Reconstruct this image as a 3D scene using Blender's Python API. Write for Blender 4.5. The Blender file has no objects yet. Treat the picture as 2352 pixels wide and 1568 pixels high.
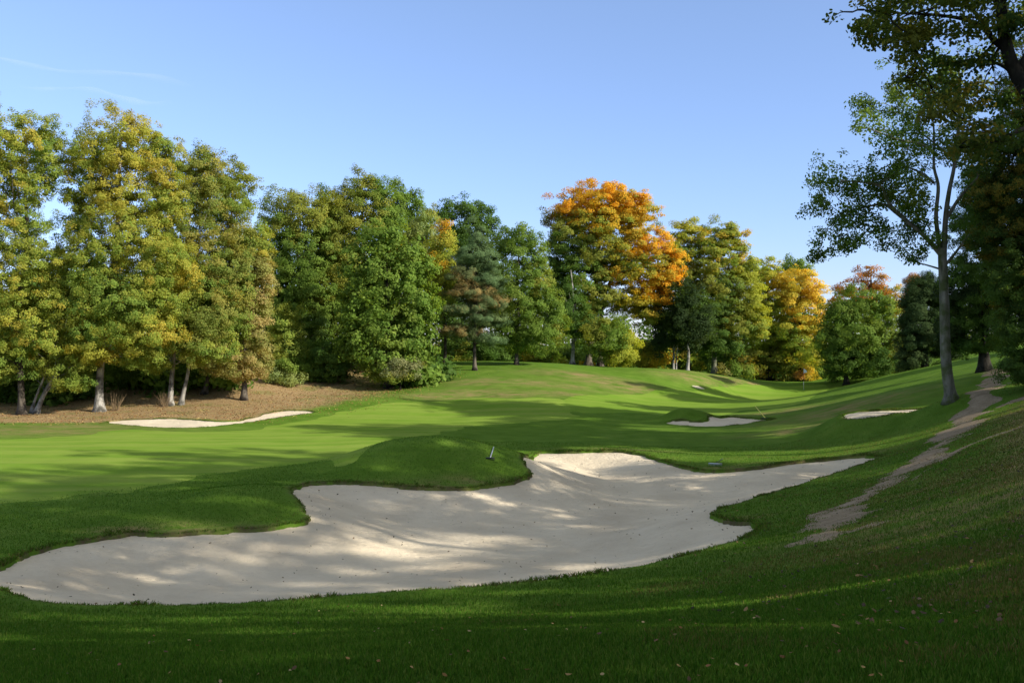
import bpy, math, random
import numpy as np
from mathutils import Vector

F = 2308.0            # focal length in the measuring units used below (photo measured 2352 units wide)
CU, CV = 1176.0, 784.0
EYE = 4.7             # eye height above the fairway level (z = 0)
SCN = bpy.context.scene
COL = SCN.collection
rs = np.random.RandomState

# ------------------------------------------------------------------ helpers
def P(u, v, Y):
    return np.array([(u - CU) / F * Y, Y, EYE - (v - CV) / F * Y])

def mesh_obj(name, V, Fc, mat, parent=None, loc=(0, 0, 0), fcol=None, smooth=False, vattr=None):
    """V (n,3), Fc (m,k) int array; loc subtracted when given"""
    V = np.asarray(V, dtype=np.float32) - np.asarray(loc, dtype=np.float32)
    Fc = np.asarray(Fc, dtype=np.int32)
    m, k = Fc.shape
    me = bpy.data.meshes.new(name)
    me.vertices.add(len(V)); me.vertices.foreach_set('co', V.ravel())
    me.loops.add(m * k); me.loops.foreach_set('vertex_index', Fc.ravel())
    me.polygons.add(m)
    me.polygons.foreach_set('loop_start', np.arange(0, m * k, k, dtype=np.int32))
    me.update(calc_edges=True)
    if smooth:
        me.polygons.foreach_set('use_smooth', np.ones(m, dtype=bool))
    if fcol is not None:
        a = me.attributes.new('col', 'FLOAT_COLOR', 'FACE')
        c = np.ones((m, 4), dtype=np.float32); c[:, :3] = fcol
        a.data.foreach_set('color', c.ravel())
    for nm, arr in (vattr or {}).items():
        a = me.attributes.new(nm, 'FLOAT', 'POINT')
        a.data.foreach_set('value', np.asarray(arr, dtype=np.float32))
    me.materials.append(mat)
    o = bpy.data.objects.new(name, me)
    COL.objects.link(o)
    if parent is not None:
        o.parent = parent
    else:
        o.location = loc
    return o

def empty(name, loc):
    o = bpy.data.objects.new(name, None); COL.objects.link(o)
    o.location = [float(c) for c in loc]; o.empty_display_size = 0.3
    return o

def tag(o, label=None, cat=None, group=None, kind=None):
    if label: o['label'] = label
    if cat: o['category'] = cat
    if group: o['group'] = group
    if kind: o['kind'] = kind
    return o

class Buf:
    """collects quads into one mesh"""
    def __init__(s): s.V = []; s.F = []; s.n = 0
    def add(s, V, Fc):
        V = np.asarray(V, float); s.V.append(V); s.F.append(np.asarray(Fc, int) + s.n); s.n += len(V)
    def tube(s, pts, rad, seg=7, cap=True):
        pts = np.asarray(pts, float); n = len(pts); rad = np.asarray(rad, float)
        T = np.gradient(pts, axis=0); T /= np.linalg.norm(T, axis=1)[:, None] + 1e-9
        ref = np.array([0.31, 0.77, 0.1]) if abs(T[0, 2]) > .6 else np.array([0.1, 0.2, 1.0])
        A = np.cross(T, ref); A /= np.linalg.norm(A, axis=1)[:, None] + 1e-9
        B = np.cross(T, A)
        an = np.linspace(0, 2 * np.pi, seg, endpoint=False)
        V = pts[:, None, :] + rad[:, None, None] * (np.cos(an)[None, :, None] * A[:, None, :] + np.sin(an)[None, :, None] * B[:, None, :])
        i = np.arange(n - 1)[:, None] * seg; j = np.arange(seg)[None, :]; j2 = (j + 1) % seg
        Fq = np.stack([i + j, i + j2, i + seg + j2, i + seg + j], -1).reshape(-1, 4)
        V = V.reshape(-1, 3)
        if cap:
            nv = len(V)
            V = np.vstack([V, pts[:1], pts[-1:]])
            c0 = np.stack([j[0] * 0 + nv, j2[0], j[0], j[0] * 0 + nv], -1)
            b = (n - 1) * seg
            # degenerate-free caps as triangles folded to quads with the next rim vertex
            s.add(V, Fq)
            q = []
            for k in range(0, seg - 1, 2):
                q.append([nv, (k + 2) % seg, k + 1, k]); q.append([nv + 1, b + k, b + k + 1, b + (k + 2) % seg])
            if seg % 2:
                q.append([nv, 0, seg - 1, seg - 1]); q.append([nv + 1, b + seg - 1, b + seg - 1, b])
            q = [x for x in q if len(set(x)) == 4]
            s.F.append(np.array(q, int) + s.n - len(V))
        else:
            s.add(V, Fq)
    def box(s, c, ax, ay, az):
        c = np.asarray(c, float); ax, ay, az = map(lambda a: np.asarray(a, float), (ax, ay, az))
        V = [c + i * ax + j * ay + k * az for k in (-1, 1) for j in (-1, 1) for i in (-1, 1)]
        s.add(V, [[0, 2, 3, 1], [4, 5, 7, 6], [0, 1, 5, 4], [2, 6, 7, 3], [0, 4, 6, 2], [1, 3, 7, 5]])
    def obj(s, name, mat, parent=None, loc=(0, 0, 0), smooth=True):
        return mesh_obj(name, np.vstack(s.V), np.vstack(s.F), mat, parent, loc, smooth=smooth)

def catmull(p, per=6, closed=True):
    p = np.asarray(p, float); n = len(p); out = []
    rng = range(n) if closed else range(n - 1)
    for i in rng:
        if closed:
            a, b, c, d = p[(i - 1) % n], p[i], p[(i + 1) % n], p[(i + 2) % n]
        else:
            a, b, c, d = p[max(i - 1, 0)], p[i], p[i + 1], p[min(i + 2, n - 1)]
        for t in np.linspace(0, 1, per, endpoint=False):
            out.append(.5 * ((2 * b) + (-a + c) * t + (2 * a - 5 * b + 4 * c - d) * t * t + (-a + 3 * b - 3 * c + d) * t ** 3))
    if not closed: out.append(p[-1])
    return np.array(out)

def hash2(ix, iy, seed):
    h = (ix * 374761393 + iy * 668265263 + seed * 974711) & 0x7fffffff
    h = ((h ^ (h >> 13)) * 1274126177) & 0x7fffffff
    return ((h ^ (h >> 16)) & 0xffff) / 65535.0

def noise2(x, y, seed=0):
    ix = np.floor(x).astype(np.int64); iy = np.floor(y).astype(np.int64)
    fx = x - ix; fy = y - iy
    fx = fx * fx * (3 - 2 * fx); fy = fy * fy * (3 - 2 * fy)
    a = hash2(ix, iy, seed); b = hash2(ix + 1, iy, seed); c = hash2(ix, iy + 1, seed); d = hash2(ix + 1, iy + 1, seed)
    return (a + (b - a) * fx) * (1 - fy) + (c + (d - c) * fx) * fy

def fbm(x, y, seed=0, oct=3):
    s = 0; a = 1; t = 0
    for o in range(oct):
        s = s + a * noise2(x * 2 ** o, y * 2 ** o, seed + o * 17); t += a; a *= .5
    return s / t            # 0..1

def sstep(a, b, x):
    t = np.clip((x - a) / (b - a), 0, 1); return t * t * (3 - 2 * t)

# ------------------------------------------------------------------ terrain
CTRL_PX = [ # (u, v, depth)
 (0,1568,6.2),(600,1568,5.5),(1176,1568,5.0),(1800,1568,4.6),(2352,1568,4.3),
 (0,1345,18.1),(200,1390,16.76),(500,1382,17.0),(850,1355,17.2),(1176,1330,17.5),(1480,1290,18.5),(1690,1240,20.5),(1745,1205,22.5),
 (1176,1450,9.9),(400,1480,9.5),(1900,1400,9.5),(2352,1400,7.6),(2352,1250,11),(2352,1100,17),(2352,980,27),
 (2100,1250,14.5),(1900,1250,17),(2000,1150,22),(2150,1050,28),(1640,1180,25.5),(1850,1120,29),(2030,1045,36),
 (2200,1000,33),(2250,950,39),(2300,900,47),(2183,918,42),(2352,900,40),
 (2240,820,75),(2100,850,78),(2000,872,82),(1900,880,100),(2100,900,52),(1950,920,58),(1850,940,61),
 (2060,935,50),(2060,953,44),(1950,975,46),(2100,975,42),
 (1650,957,63),(1650,980,56),(1400,960,62),(1176,960,62),(1000,960,63),(1300,1010,48),(1500,1030,45),(1420,1033,43),
 (1640,1075,37),(1800,1060,37.5),(1700,1000,50),(1850,1000,47),(2100,1010,37),
 (1000,1118,32.5),(1000,985,54),(1110,1114,33),(880,1110,32.5),
 (560,1215,25.4),(680,1112,31.5),(300,1170,27),(200,1235,24),(20,1290,21.3),(420,1222,24.9),(650,1208,25.8),
 (0,1080,36),(300,1060,38.5),(600,1080,36),(0,1200,26),(0,1000,50),(300,1000,50),(600,1000,50),(800,1000,49),
 (400,960,62),(430,983,54.5),(640,940,67),(715,945,66),(230,945,66),(0,960,62),
 (560,880,76),(800,880,80),(400,920,71),(700,900,76),(900,890,79),(850,920,70),(950,900,75),
 (1100,842,88),(1200,835,90),(1300,842,92),(1400,850,95),(1500,852,95),(1600,860,96),(1700,874,98),
 (1100,880,78),(1300,880,80),(1500,885,83),(1300,910,72),(1600,890,90),(1050,915,72),(900,940,67),
 (1846,895,98),(1700,900,95),(1600,905,90),(1500,920,78),(1850,915,85),(1750,930,72),(1800,878,115),
 (1315,837,102),(1378,842,103),(1580,858,104),(1640,863,106),(1700,866,115),
]
CTRL_W = [(0,0,3.08),(-6,-6,2.9),(8,3,4.2),(12,12,4.3),(20,25,4.9),(30,40,5.2),(40,60,5.6),(10,-8,4.8),(25,5,6),(-12,5,1.9),(-20,15,.6),(-30,30,.2),
 (-45,50,.2),(-50,80,1.0),(-40,110,1.5),(-10,120,1.5),(50,90,4.5),(40,120,3),(90,60,6),(90,120,4),(-90,40,0),(-90,120,1.5),(0,200,1.5),(100,220,2),(-100,220,1.5),
 (0,500,1),(350,300,2),(-350,300,1),(0,900,1),(700,600,1),(-700,600,1),(300,0,3),(-300,0,0),(40,-20,6.5),(-40,-20,1.5)]
cp = np.array([P(*c) for c in CTRL_PX] + [list(c) for c in CTRL_W], float)
def _U(r2): return np.where(r2 > 1e-9, .5 * r2 * np.log(np.maximum(r2, 1e-9)), 0.0)
SC = 50.0
_X = cp[:, :2] / SC
_K = _U(((_X[:, None] - _X[None]) ** 2).sum(-1)) + np.eye(len(cp)) * 2e-4
_Pm = np.hstack([np.ones((len(cp), 1)), _X]); _n = len(cp)
_A = np.zeros((_n + 3, _n + 3)); _A[:_n, :_n] = _K; _A[:_n, _n:] = _Pm; _A[_n:, :_n] = _Pm.T
_w = np.linalg.solve(_A, np.concatenate([cp[:, 2], np.zeros(3)]))

def tps(x, y):
    q = np.stack([x, y], -1) / SC; out = np.empty(len(q))
    for i in range(0, len(q), 20000):
        qq = q[i:i + 20000]
        d2 = ((qq[:, None, :] - _X[None]) ** 2).sum(-1)
        out[i:i + 20000] = _U(d2) @ _w[:_n] + _w[_n] + qq @ _w[_n + 1:]
    return out

def gbump(x, y, cx, cy, sx, sy, h, rot=0):
    c, s = math.cos(rot), math.sin(rot)
    dx = (x - cx) * c + (y - cy) * s; dy = -(x - cx) * s + (y - cy) * c
    r = (dx / sx) ** 2 + (dy / sy) ** 2
    return h * np.exp(-r ** 1.3)

def base_h(x, y):
    x = np.asarray(x, float); y = np.asarray(y, float)
    sh = x.shape; x = x.ravel(); y = y.ravel()
    z = tps(x, y)
    c = P(1010, 1000, 36.2); z = z + gbump(x, y, c[0], c[1], 3.7, 2.7, 1.18, -.05)
    c = P(575, 1118, 28.2); z = z + gbump(x, y, c[0], c[1], 2.3, 2.2, .42)
    c = P(1578, 950, 61.4); z = z + gbump(x, y, c[0], c[1], 1.5, 1.2, .72)
    q = ((x - 17.8) / 3.3) ** 2 + ((y - 46.6) / 2.7) ** 2; w = np.exp(-q ** 2); z = z * (1 - w) + (1.45 + .02 * (y - 46.6)) * w     # levelled shelf of the small bunker
    z = z + (fbm(x * .22, y * .22, 5) - .5) * .16 + (fbm(x * 1.1, y * 1.1, 9) - .5) * .035
    return z.reshape(sh)

def hit(u, v, y0=3.0, y1=160.0, fn=None):
    Y = np.concatenate([np.arange(y0, 60, .1), np.arange(60, y1, .4)])
    p = np.stack([(u - CU) / F * Y, Y, EYE - (v - CV) / F * Y], -1)
    d = p[:, 2] - (fn or base_h)(p[:, 0], p[:, 1])
    k = np.where(d < 0)[0]
    if len(k) == 0: return p[-1]
    k = k[0]
    if k == 0: return p[0]
    t = d[k - 1] / (d[k - 1] - d[k])
    return p[k - 1] * (1 - t) + p[k] * t

def poly_world(pts, per=5):
    w = np.array([hit(u, v)[:2] for u, v in pts])
    return catmull(w, per)

def poly_sdf(poly, x, y, pad=2.0):
    """signed distance, positive inside; far outside = -pad"""
    out = np.full(x.shape, -pad)
    lo = poly.min(0) - pad; hi = poly.max(0) + pad
    idx = np.where((x > lo[0]) & (x < hi[0]) & (y > lo[1]) & (y < hi[1]))[0]
    a = poly; b = np.roll(poly, -1, 0); e = b - a; l2 = (e ** 2).sum(1) + 1e-12
    for i in range(0, len(idx), 8000):
        k = idx[i:i + 8000]; q = np.stack([x[k], y[k]], -1)
        d = q[:, None] - a[None]
        t = np.clip((d * e).sum(-1) / l2, 0, 1)
        dist = np.sqrt(((d - t[..., None] * e) ** 2).sum(-1).min(1))
        c = ((a[:, 1] > q[:, 1:2]) != (b[:, 1] > q[:, 1:2])) & (q[:, 0:1] < (b[:, 0] - a[:, 0]) * (q[:, 1:2] - a[:, 1]) / (b[:, 1] - a[:, 1] + 1e-12) + a[:, 0])
        ins = c.sum(1) % 2 == 1
        out[k] = np.where(ins, dist, np.maximum(-dist, -pad))
    return out

MAIN = [(0,1300),(40,1280),(110,1255),(200,1237),(290,1224),(400,1224),(480,1219),(560,1214),(640,1208),(695,1199),(712,1185),(702,1163),(682,1142),(668,1126),(690,1112),(740,1106),(800,1105),(880,1111),(960,1118),(1040,1121),(1110,1115),(1170,1107),(1205,1096),(1220,1082),(1212,1062),(1202,1046),(1240,1038),(1300,1036),(1360,1034),(1420,1034),(1470,1041),(1520,1056),(1570,1071),(1630,1079),(1700,1075),(1780,1066),(1860,1056),(1940,1048),(2000,1045),(2032,1048),(1990,1063),(1920,1086),(1840,1111),(1760,1136),(1690,1156),(1650,1169),(1638,1181),(1662,1191),(1710,1197),(1742,1204),(1742,1212),(1700,1236),(1620,1261),(1540,1283),(1450,1303),(1350,1320),(1250,1332),(1150,1342),(1050,1350),(900,1360),(780,1368),(640,1378),(500,1386),(350,1390),(200,1389),(90,1379),(30,1365),(0,1354),(-80,1338),(-120,1322),(-60,1308)]
LEFT = [(245,968),(300,963),(360,961),(430,962),(480,966),(530,967),(570,961),(610,950),(650,943),(700,943),(718,946),(690,951),(640,958),(580,968),(520,976),(460,981),(400,983),(340,980),(290,976)]
MID = [(1528,970),(1560,964),(1600,968),(1628,964),(1628,956),(1680,956),(1730,960),(1772,964),(1740,968),(1700,975),(1650,979),(1600,979),(1560,976)]
RIGHT = [(1945,948),(1985,941),(2040,936),(2090,936),(2130,940),(2150,945),(2110,951),(2050,953),(1990,953)]
def ragged(poly, amp, seed):
    d = np.roll(poly, -1, 0) - np.roll(poly, 1, 0); n = np.stack([d[:, 1], -d[:, 0]], -1); n /= np.linalg.norm(n, axis=1)[:, None] + 1e-9
    a = (fbm(poly[:, 0] * 1.3, poly[:, 1] * 1.3, seed, 3) - .5) * 2.4 * amp + (fbm(poly[:, 0] * 6, poly[:, 1] * 6, seed + 5, 2) - .5) * 1.2 * amp
    return poly + n * a[:, None]
_a = np.linspace(0, 2 * np.pi, 40, endpoint=False)
OVAL = np.stack([17.8 + 2.6 * np.cos(_a) + .25 * np.cos(2 * _a + 1), 46.6 + 1.9 * np.sin(_a) + .3 * np.cos(_a)], -1)
BUNK = [dict(poly=ragged(poly_world(MAIN, 14), .13, 3), lip=.10, bowl=.42, w=3.4, label='large pale sand bunker with lobed edge filling the middle foreground'),
        dict(poly=ragged(poly_world(LEFT, 10), .12, 4), lip=.05, bowl=.16, w=2.0, label='long narrow sunlit sand bunker below the leaf litter and pale trunks'),
        dict(poly=ragged(poly_world(MID, 6), .06, 5), lip=.07, bowl=.04, w=2.0, label='small sand bunker wrapped round a grassy nub beside the putting green'),
        dict(poly=ragged(OVAL, .10, 6), lip=.06, bowl=.03, w=2.0, label='small half-shaded sand bunker at the foot of the lone oak')]

# fan-shaped grid whose apex is well behind the camera
OX, OY = 0.0, -14.0
th = np.concatenate([np.radians(np.linspace(-80, -50, 20, endpoint=False)), np.radians(np.linspace(-50, 46, 860, endpoint=False)), np.radians(np.linspace(46, 80, 24))])
r = [8.0]
while r[-1] < 950:
    x = r[-1]; r.append(x + (max(.065, .0026 * x) if x < 75 else .195 * (x / 75) ** 1.6))
r = np.array(r)
TH, RR = np.meshgrid(th, r)
gx = (OX + RR * np.sin(TH)).ravel(); gy = (OY + RR * np.cos(TH)).ravel()
NR, NC = TH.shape
gz0 = base_h(gx, gy)
ii = (np.arange(NR - 1)[:, None] * NC + np.arange(NC - 1)[None]).ravel()
QUADS = np.stack([ii, ii + 1, ii + NC + 1, ii + NC], -1)
gz = gz0.copy()
for b in BUNK:
    d = poly_sdf(b['poly'], gx, gy, 3.0); b['d'] = d
    b['floor'] = lambda d, b=b: b['lip'] + b['bowl'] * sstep(0, b['w'], d)
    gz = gz + .025 * np.exp(-((d + .16) / .18) ** 2) * (d < .05)          # turned-up turf lip
    gz = gz - (b['floor'](d) + .30) * sstep(-.01, .10, d)

def lookup(arr, x, y):
    rr = np.hypot(x - OX, y - OY); tt = np.arctan2(x - OX, y - OY)
    i = np.clip(np.searchsorted(r, rr) - 1, 0, NR - 2); j = np.clip(np.searchsorted(th, tt) - 1, 0, NC - 2)
    fi = np.clip((rr - r[i]) / (r[i + 1] - r[i]), 0, 1); fj = np.clip((tt - th[j]) / (th[j + 1] - th[j]), 0, 1)
    A = arr.reshape(NR, NC)
    return (A[i, j] * (1 - fj) + A[i, j + 1] * fj) * (1 - fi) + (A[i + 1, j] * (1 - fj) + A[i + 1, j + 1] * fj) * fi

def ground_z(x, y):
    """height of the turf outside / sand inside bunkers"""
    x = np.atleast_1d(np.asarray(x, float)); y = np.atleast_1d(np.asarray(y, float))
    big = len(x) > 400
    z = lookup(gz0, x, y) if big else base_h(x, y)
    for b in BUNK:
        d = lookup(b['d'], x, y) if big else poly_sdf(b['poly'], x, y, 3.0)
        z = np.where(d > 0, z - b['floor'](d), z)
    return z

# ------------------------------------------------------------------ materials
def nmat(name):
    m = bpy.data.materials.new(name); m.use_nodes = True
    nt = m.node_tree
    for n in list(nt.nodes): nt.nodes.remove(n)
    out = nt.nodes.new('ShaderNodeOutputMaterial')
    return m, nt, out
def N(nt, t, **kw):
    n = nt.nodes.new(t)
    for k, v in kw.items():
        if k in n.inputs: n.inputs[k].default_value = v
        else: setattr(n, k, v)
    return n
def L(nt, a, b): nt.links.new(a, b)
def noise_node(nt, scale, detail=4, rough=.55, coord='Object', stretch=None):
    tc = N(nt, 'ShaderNodeTexCoord'); src = tc.outputs[coord]
    if stretch:
        mp = N(nt, 'ShaderNodeMapping'); mp.inputs['Scale'].default_value = stretch; L(nt, src, mp.inputs['Vector']); src = mp.outputs[0]
    n = N(nt, 'ShaderNodeTexNoise'); n.inputs['Scale'].default_value = scale; n.inputs['Detail'].default_value = detail; n.inputs['Roughness'].default_value = rough
    L(nt, src, n.inputs['Vector']); return n.outputs['Fac']
def ramp(nt, fac, stops):
    r_ = N(nt, 'ShaderNodeValToRGB'); el = r_.color_ramp.elements
    while len(el) > 1: el.remove(el[-1])
    for i, (p, c) in enumerate(stops):
        e = el[0] if i == 0 else el.new(p)
        e.position = p; e.color = (*c, 1) if len(c) == 3 else c
    L(nt, fac, r_.inputs[0]); return r_.outputs[0]
def mixc(nt, fac, a, b, mode='MIX'):
    m = N(nt, 'ShaderNodeMix'); m.data_type = 'RGBA'; m.blend_type = mode
    for sock, val in ((m.inputs[0], fac), (m.inputs[6], a), (m.inputs[7], b)):
        if hasattr(val, 'is_linked'): L(nt, val, sock)
        elif isinstance(val, (int, float)): sock.default_value = val
        else: sock.default_value = (*val, 1)
    return m.outputs[2]
def math_(nt, op, a, b=0.0, clamp=False):
    m = N(nt, 'ShaderNodeMath'); m.operation = op; m.use_clamp = clamp
    for s, v in ((m.inputs[0], a), (m.inputs[1], b)):
        if hasattr(v, 'is_linked'): L(nt, v, s)
        else: s.default_value = v
    return m.outputs[0]
def attr(nt, name, out='Fac'):
    a = N(nt, 'ShaderNodeAttribute'); a.attribute_name = name; return a.outputs[out]
def bump(nt, h, strength, dist):
    b = N(nt, 'ShaderNodeBump'); b.inputs['Strength'].default_value = strength; b.inputs['Distance'].default_value = dist
    L(nt, h, b.inputs['Height']); return b.outputs[0]

def leaf_material(name, trans=.5, rough=.6, spec=.06):
    m, nt, out = nmat(name)
    c = attr(nt, 'col', 'Color')
    p = N(nt, 'ShaderNodeBsdfPrincipled'); p.inputs['Roughness'].default_value = rough; p.inputs['Specular IOR Level'].default_value = spec
    L(nt, c, p.inputs['Base Color'])
    t = N(nt, 'ShaderNodeBsdfTranslucent'); tcol = mixc(nt, 1.0, c, (1.25, 1.15, .55), 'MULTIPLY'); L(nt, tcol, t.inputs[0])
    mx = N(nt, 'ShaderNodeMixShader'); mx.inputs[0].default_value = trans
    L(nt, p.outputs[0], mx.inputs[1]); L(nt, t.outputs[0], mx.inputs[2]); L(nt, mx.outputs[0], out.inputs[0]); return m
M_LEAF = leaf_material('foliage')
M_NEEDLE = leaf_material('needles', .2, .7, .05)
M_BLADE = leaf_material('grass_blades', .4, .6, .04)
M_DEAD = leaf_material('dead_leaves', .1, .7, .15)

def bark_material(name, lo, hi, moss=.0):
    m, nt, out = nmat(name)
    n1 = noise_node(nt, 6.0, 6, .65, stretch=(1, 1, .22)); n2 = noise_node(nt, 1.6, 4)
    c = ramp(nt, n1, [(.3, lo), (.68, hi)])
    c = mixc(nt, ramp(nt, n2, [(.45, (0, 0, 0)), (.62, (1, 1, 1))]), c, tuple(.6 * a for a in lo) if not moss else (.07, .085, .03))
    p = N(nt, 'ShaderNodeBsdfPrincipled'); p.inputs['Roughness'].default_value = .9; p.inputs['Specular IOR Level'].default_value = .1
    L(nt, c, p.inputs['Base Color']); L(nt, bump(nt, n1, .9, .06), p.inputs['Normal']); L(nt, p.outputs[0], out.inputs[0]); return m
M_BARK = bark_material('bark_brown', (.045, .036, .028), (.16, .135, .105))
M_BARKP = bark_material('bark_pale', (.13, .12, .10), (.46, .43, .38))
M_BARKG = bark_material('bark_grey', (.06, .06, .045), (.21, .20, .155), .2)
M_BARKO = bark_material('bark_oak', (.07, .066, .051), (.24, .225, .175), .2)
M_BARKD = bark_material('bark_dark', (.012, .011, .009), (.05, .045, .035))

def turf_material():
    m, nt, out = nmat('rough_turf')
    big = noise_node(nt, .09, 3); mid = noise_node(nt, .7, 5, .6); fine = noise_node(nt, 9, 5, .7); vf = noise_node(nt, 60, 3, .7)
    g = ramp(nt, mid, [(.3, (.062, .132, .010)), (.55, (.096, .180, .019)), (.75, (.14, .212, .031))])
    g = mixc(nt, ramp(nt, fine, [(.35, (0, 0, 0)), (.75, (.55, .55, .55))]), g, (.10, .145, .025))
    dryf = math_(nt, 'MULTIPLY', attr(nt, 'dry'), ramp(nt, noise_node(nt, 1.3, 6, .7, stretch=(.6, 1.2, 1)), [(.38, (0, 0, 0)), (.62, (1, 1, 1))]), True)
    g = mixc(nt, dryf, g, mixc(nt, fine, (.20, .145, .055), (.27, .215, .10)))
    lit = attr(nt, 'litter')
    ln = math_(nt, 'ADD', math_(nt, 'MULTIPLY', lit, 1.7), math_(nt, 'SUBTRACT', noise_node(nt, .9, 6, .7), 1.0))
    lf = ramp(nt, ln, [(.10, (0, 0, 0)), (.62, (1, 1, 1))])
    lc = ramp(nt, noise_node(nt, 11, 6, .8), [(.3, (.15, .09, .042)), (.5, (.30, .205, .10)), (.66, (.41, .31, .165)), (.8, (.50, .41, .24))])
    lc = mixc(nt, ramp(nt, noise_node(nt, .5, 3), [(.5, (0, 0, 0)), (.68, (.7, .7, .7))]), lc, (.16, .17, .05))
    g = mixc(nt, lf, g, lc)
    sf = math_(nt, 'MULTIPLY', attr(nt, 'soil'), ramp(nt, noise_node(nt, 4, 5, .7), [(.35, (.25, .25, .25)), (.6, (1, 1, 1))]), True)
    g = mixc(nt, sf, g, mixc(nt, fine, (.06, .045, .028), (.14, .105, .06)))
    p = N(nt, 'ShaderNodeBsdfPrincipled'); p.inputs['Roughness'].default_value = .9; p.inputs['Specular IOR Level'].default_value = .02
    L(nt, g, p.inputs['Base Color'])
    h = math_(nt, 'ADD', math_(nt, 'MULTIPLY', fine, .6), math_(nt, 'MULTIPLY', vf, .4))
    L(nt, bump(nt, h, .8, .05), p.inputs['Normal']); L(nt, p.outputs[0], out.inputs[0]); return m
def mown_material(name, a, b, c2):
    m, nt, out = nmat(name)
    mid = noise_node(nt, .35, 5, .6); fine = noise_node(nt, 14, 4, .7); st = noise_node(nt, .6, 2, .5, stretch=(.15, 1.6, 1))
    g = ramp(nt, mid, [(.3, a), (.7, b)])
    g = mixc(nt, ramp(nt, st, [(.42, (0, 0, 0)), (.6, (.75, .75, .75))]), g, c2)
    g = mixc(nt, ramp(nt, fine, [(.4, (0, 0, 0)), (.8, (.35, .35, .35))]), g, (.16, .19, .04))
    p = N(nt, 'ShaderNodeBsdfPrincipled'); p.inputs['Roughness'].default_value = .9; p.inputs['Specular IOR Level'].default_value = .02
    L(nt, g, p.inputs['Base Color']); L(nt, bump(nt, fine, .5, .02), p.inputs['Normal']); L(nt, p.outputs[0], out.inputs[0]); return m
def sand_material():
    m, nt, out = nmat('bunker_sand')
    big = noise_node(nt, .5, 4); mid = noise_node(nt, 5, 5, .65); grain = noise_node(nt, 120, 3, .8)
    c = ramp(nt, big, [(.25, (.54, .445, .32)), (.5, (.64, .54, .395)), (.75, (.73, .62, .46))])
    c = mixc(nt, ramp(nt, mid, [(.5, (0, 0, 0)), (.75, (.35, .35, .35))]), c, (.52, .43, .32))
    c = mixc(nt, ramp(nt, noise_node(nt, 38, 2, .6), [(.68, (0, 0, 0)), (.74, (.55, .55, .55))]), c, (.25, .20, .14))
    p = N(nt, 'ShaderNodeBsdfPrincipled'); p.inputs['Roughness'].default_value = .95; p.inputs['Specular IOR Level'].default_value = .1
    L(nt, c, p.inputs['Base Color'])
    rake = noise_node(nt, 5, 3, .6, stretch=(.35, 3.2, 1))
    tc = N(nt, 'ShaderNodeTexCoord'); vo = N(nt, 'ShaderNodeTexVoronoi'); vo.inputs['Scale'].default_value = 2.1; vo.inputs['Randomness'].default_value = 1.0; L(nt, tc.outputs['Object'], vo.inputs['Vector'])
    foot = ramp(nt, vo.outputs['Distance'], [(.08, (0, 0, 0)), (.22, (1, 1, 1))])
    h1 = math_(nt, 'ADD', math_(nt, 'MULTIPLY', mid, .8), math_(nt, 'ADD', math_(nt, 'MULTIPLY', rake, .7), math_(nt, 'MULTIPLY', foot, .35)))
    b1 = N(nt, 'ShaderNodeBump'); b1.inputs['Strength'].default_value = .8; b1.inputs['Distance'].default_value = .09; L(nt, h1, b1.inputs['Height'])
    b2 = N(nt, 'ShaderNodeBump'); b2.inputs['Strength'].default_value = .6; b2.inputs['Distance'].default_value = .02; L(nt, grain, b2.inputs['Height']); L(nt, b1.outputs[0], b2.inputs['Normal'])
    L(nt, b2.outputs[0], p.inputs['Normal']); L(nt, p.outputs[0], out.inputs[0]); return m
def dirt_material():
    m, nt, out = nmat('worn_earth')
    n1 = noise_node(nt, 2.2, 6, .7); n2 = noise_node(nt, 18, 5, .7)
    c = ramp(nt, n1, [(.3, (.20, .15, .095)), (.6, (.31, .24, .16)), (.8, (.37, .30, .21))])
    c = mixc(nt, ramp(nt, n2, [(.5, (0, 0, 0)), (.75, (.6, .6, .6))]), c, (.12, .085, .05))
    p = N(nt, 'ShaderNodeBsdfPrincipled'); p.inputs['Roughness'].default_value = .95; p.inputs['Specular IOR Level'].default_value = .05
    L(nt, c, p.inputs['Base Color']); L(nt, bump(nt, math_(nt, 'ADD', n1, n2), .7, .04), p.inputs['Normal']); L(nt, p.outputs[0], out.inputs[0]); return m
def plain(name, c, rough=.5, spec=.3, metal=0, var=.25, scale=30):
    m, nt, out = nmat(name)
    n = noise_node(nt, scale, 4)
    col = ramp(nt, n, [(.3, tuple(a * (1 - var) for a in c)), (.7, tuple(min(1, a * (1 + var * .5)) for a in c))])
    p = N(nt, 'ShaderNodeBsdfPrincipled'); p.inputs['Roughness'].default_value = rough; p.inputs['Specular IOR Level'].default_value = spec; p.inputs['Metallic'].default_value = metal
    L(nt, col, p.inputs['Base Color']); L(nt, p.outputs[0], out.inputs[0]); return m

M_TURF = turf_material()
M_FAIR = mown_material('fairway_turf', (.108, .205, .017), (.170, .262, .033), (.20, .268, .045))
M_GREEN = mown_material('green_turf', (.108, .205, .016), (.150, .248, .029), (.172, .25, .036))
M_SAND = sand_material()
M_DIRT = dirt_material()

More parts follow.
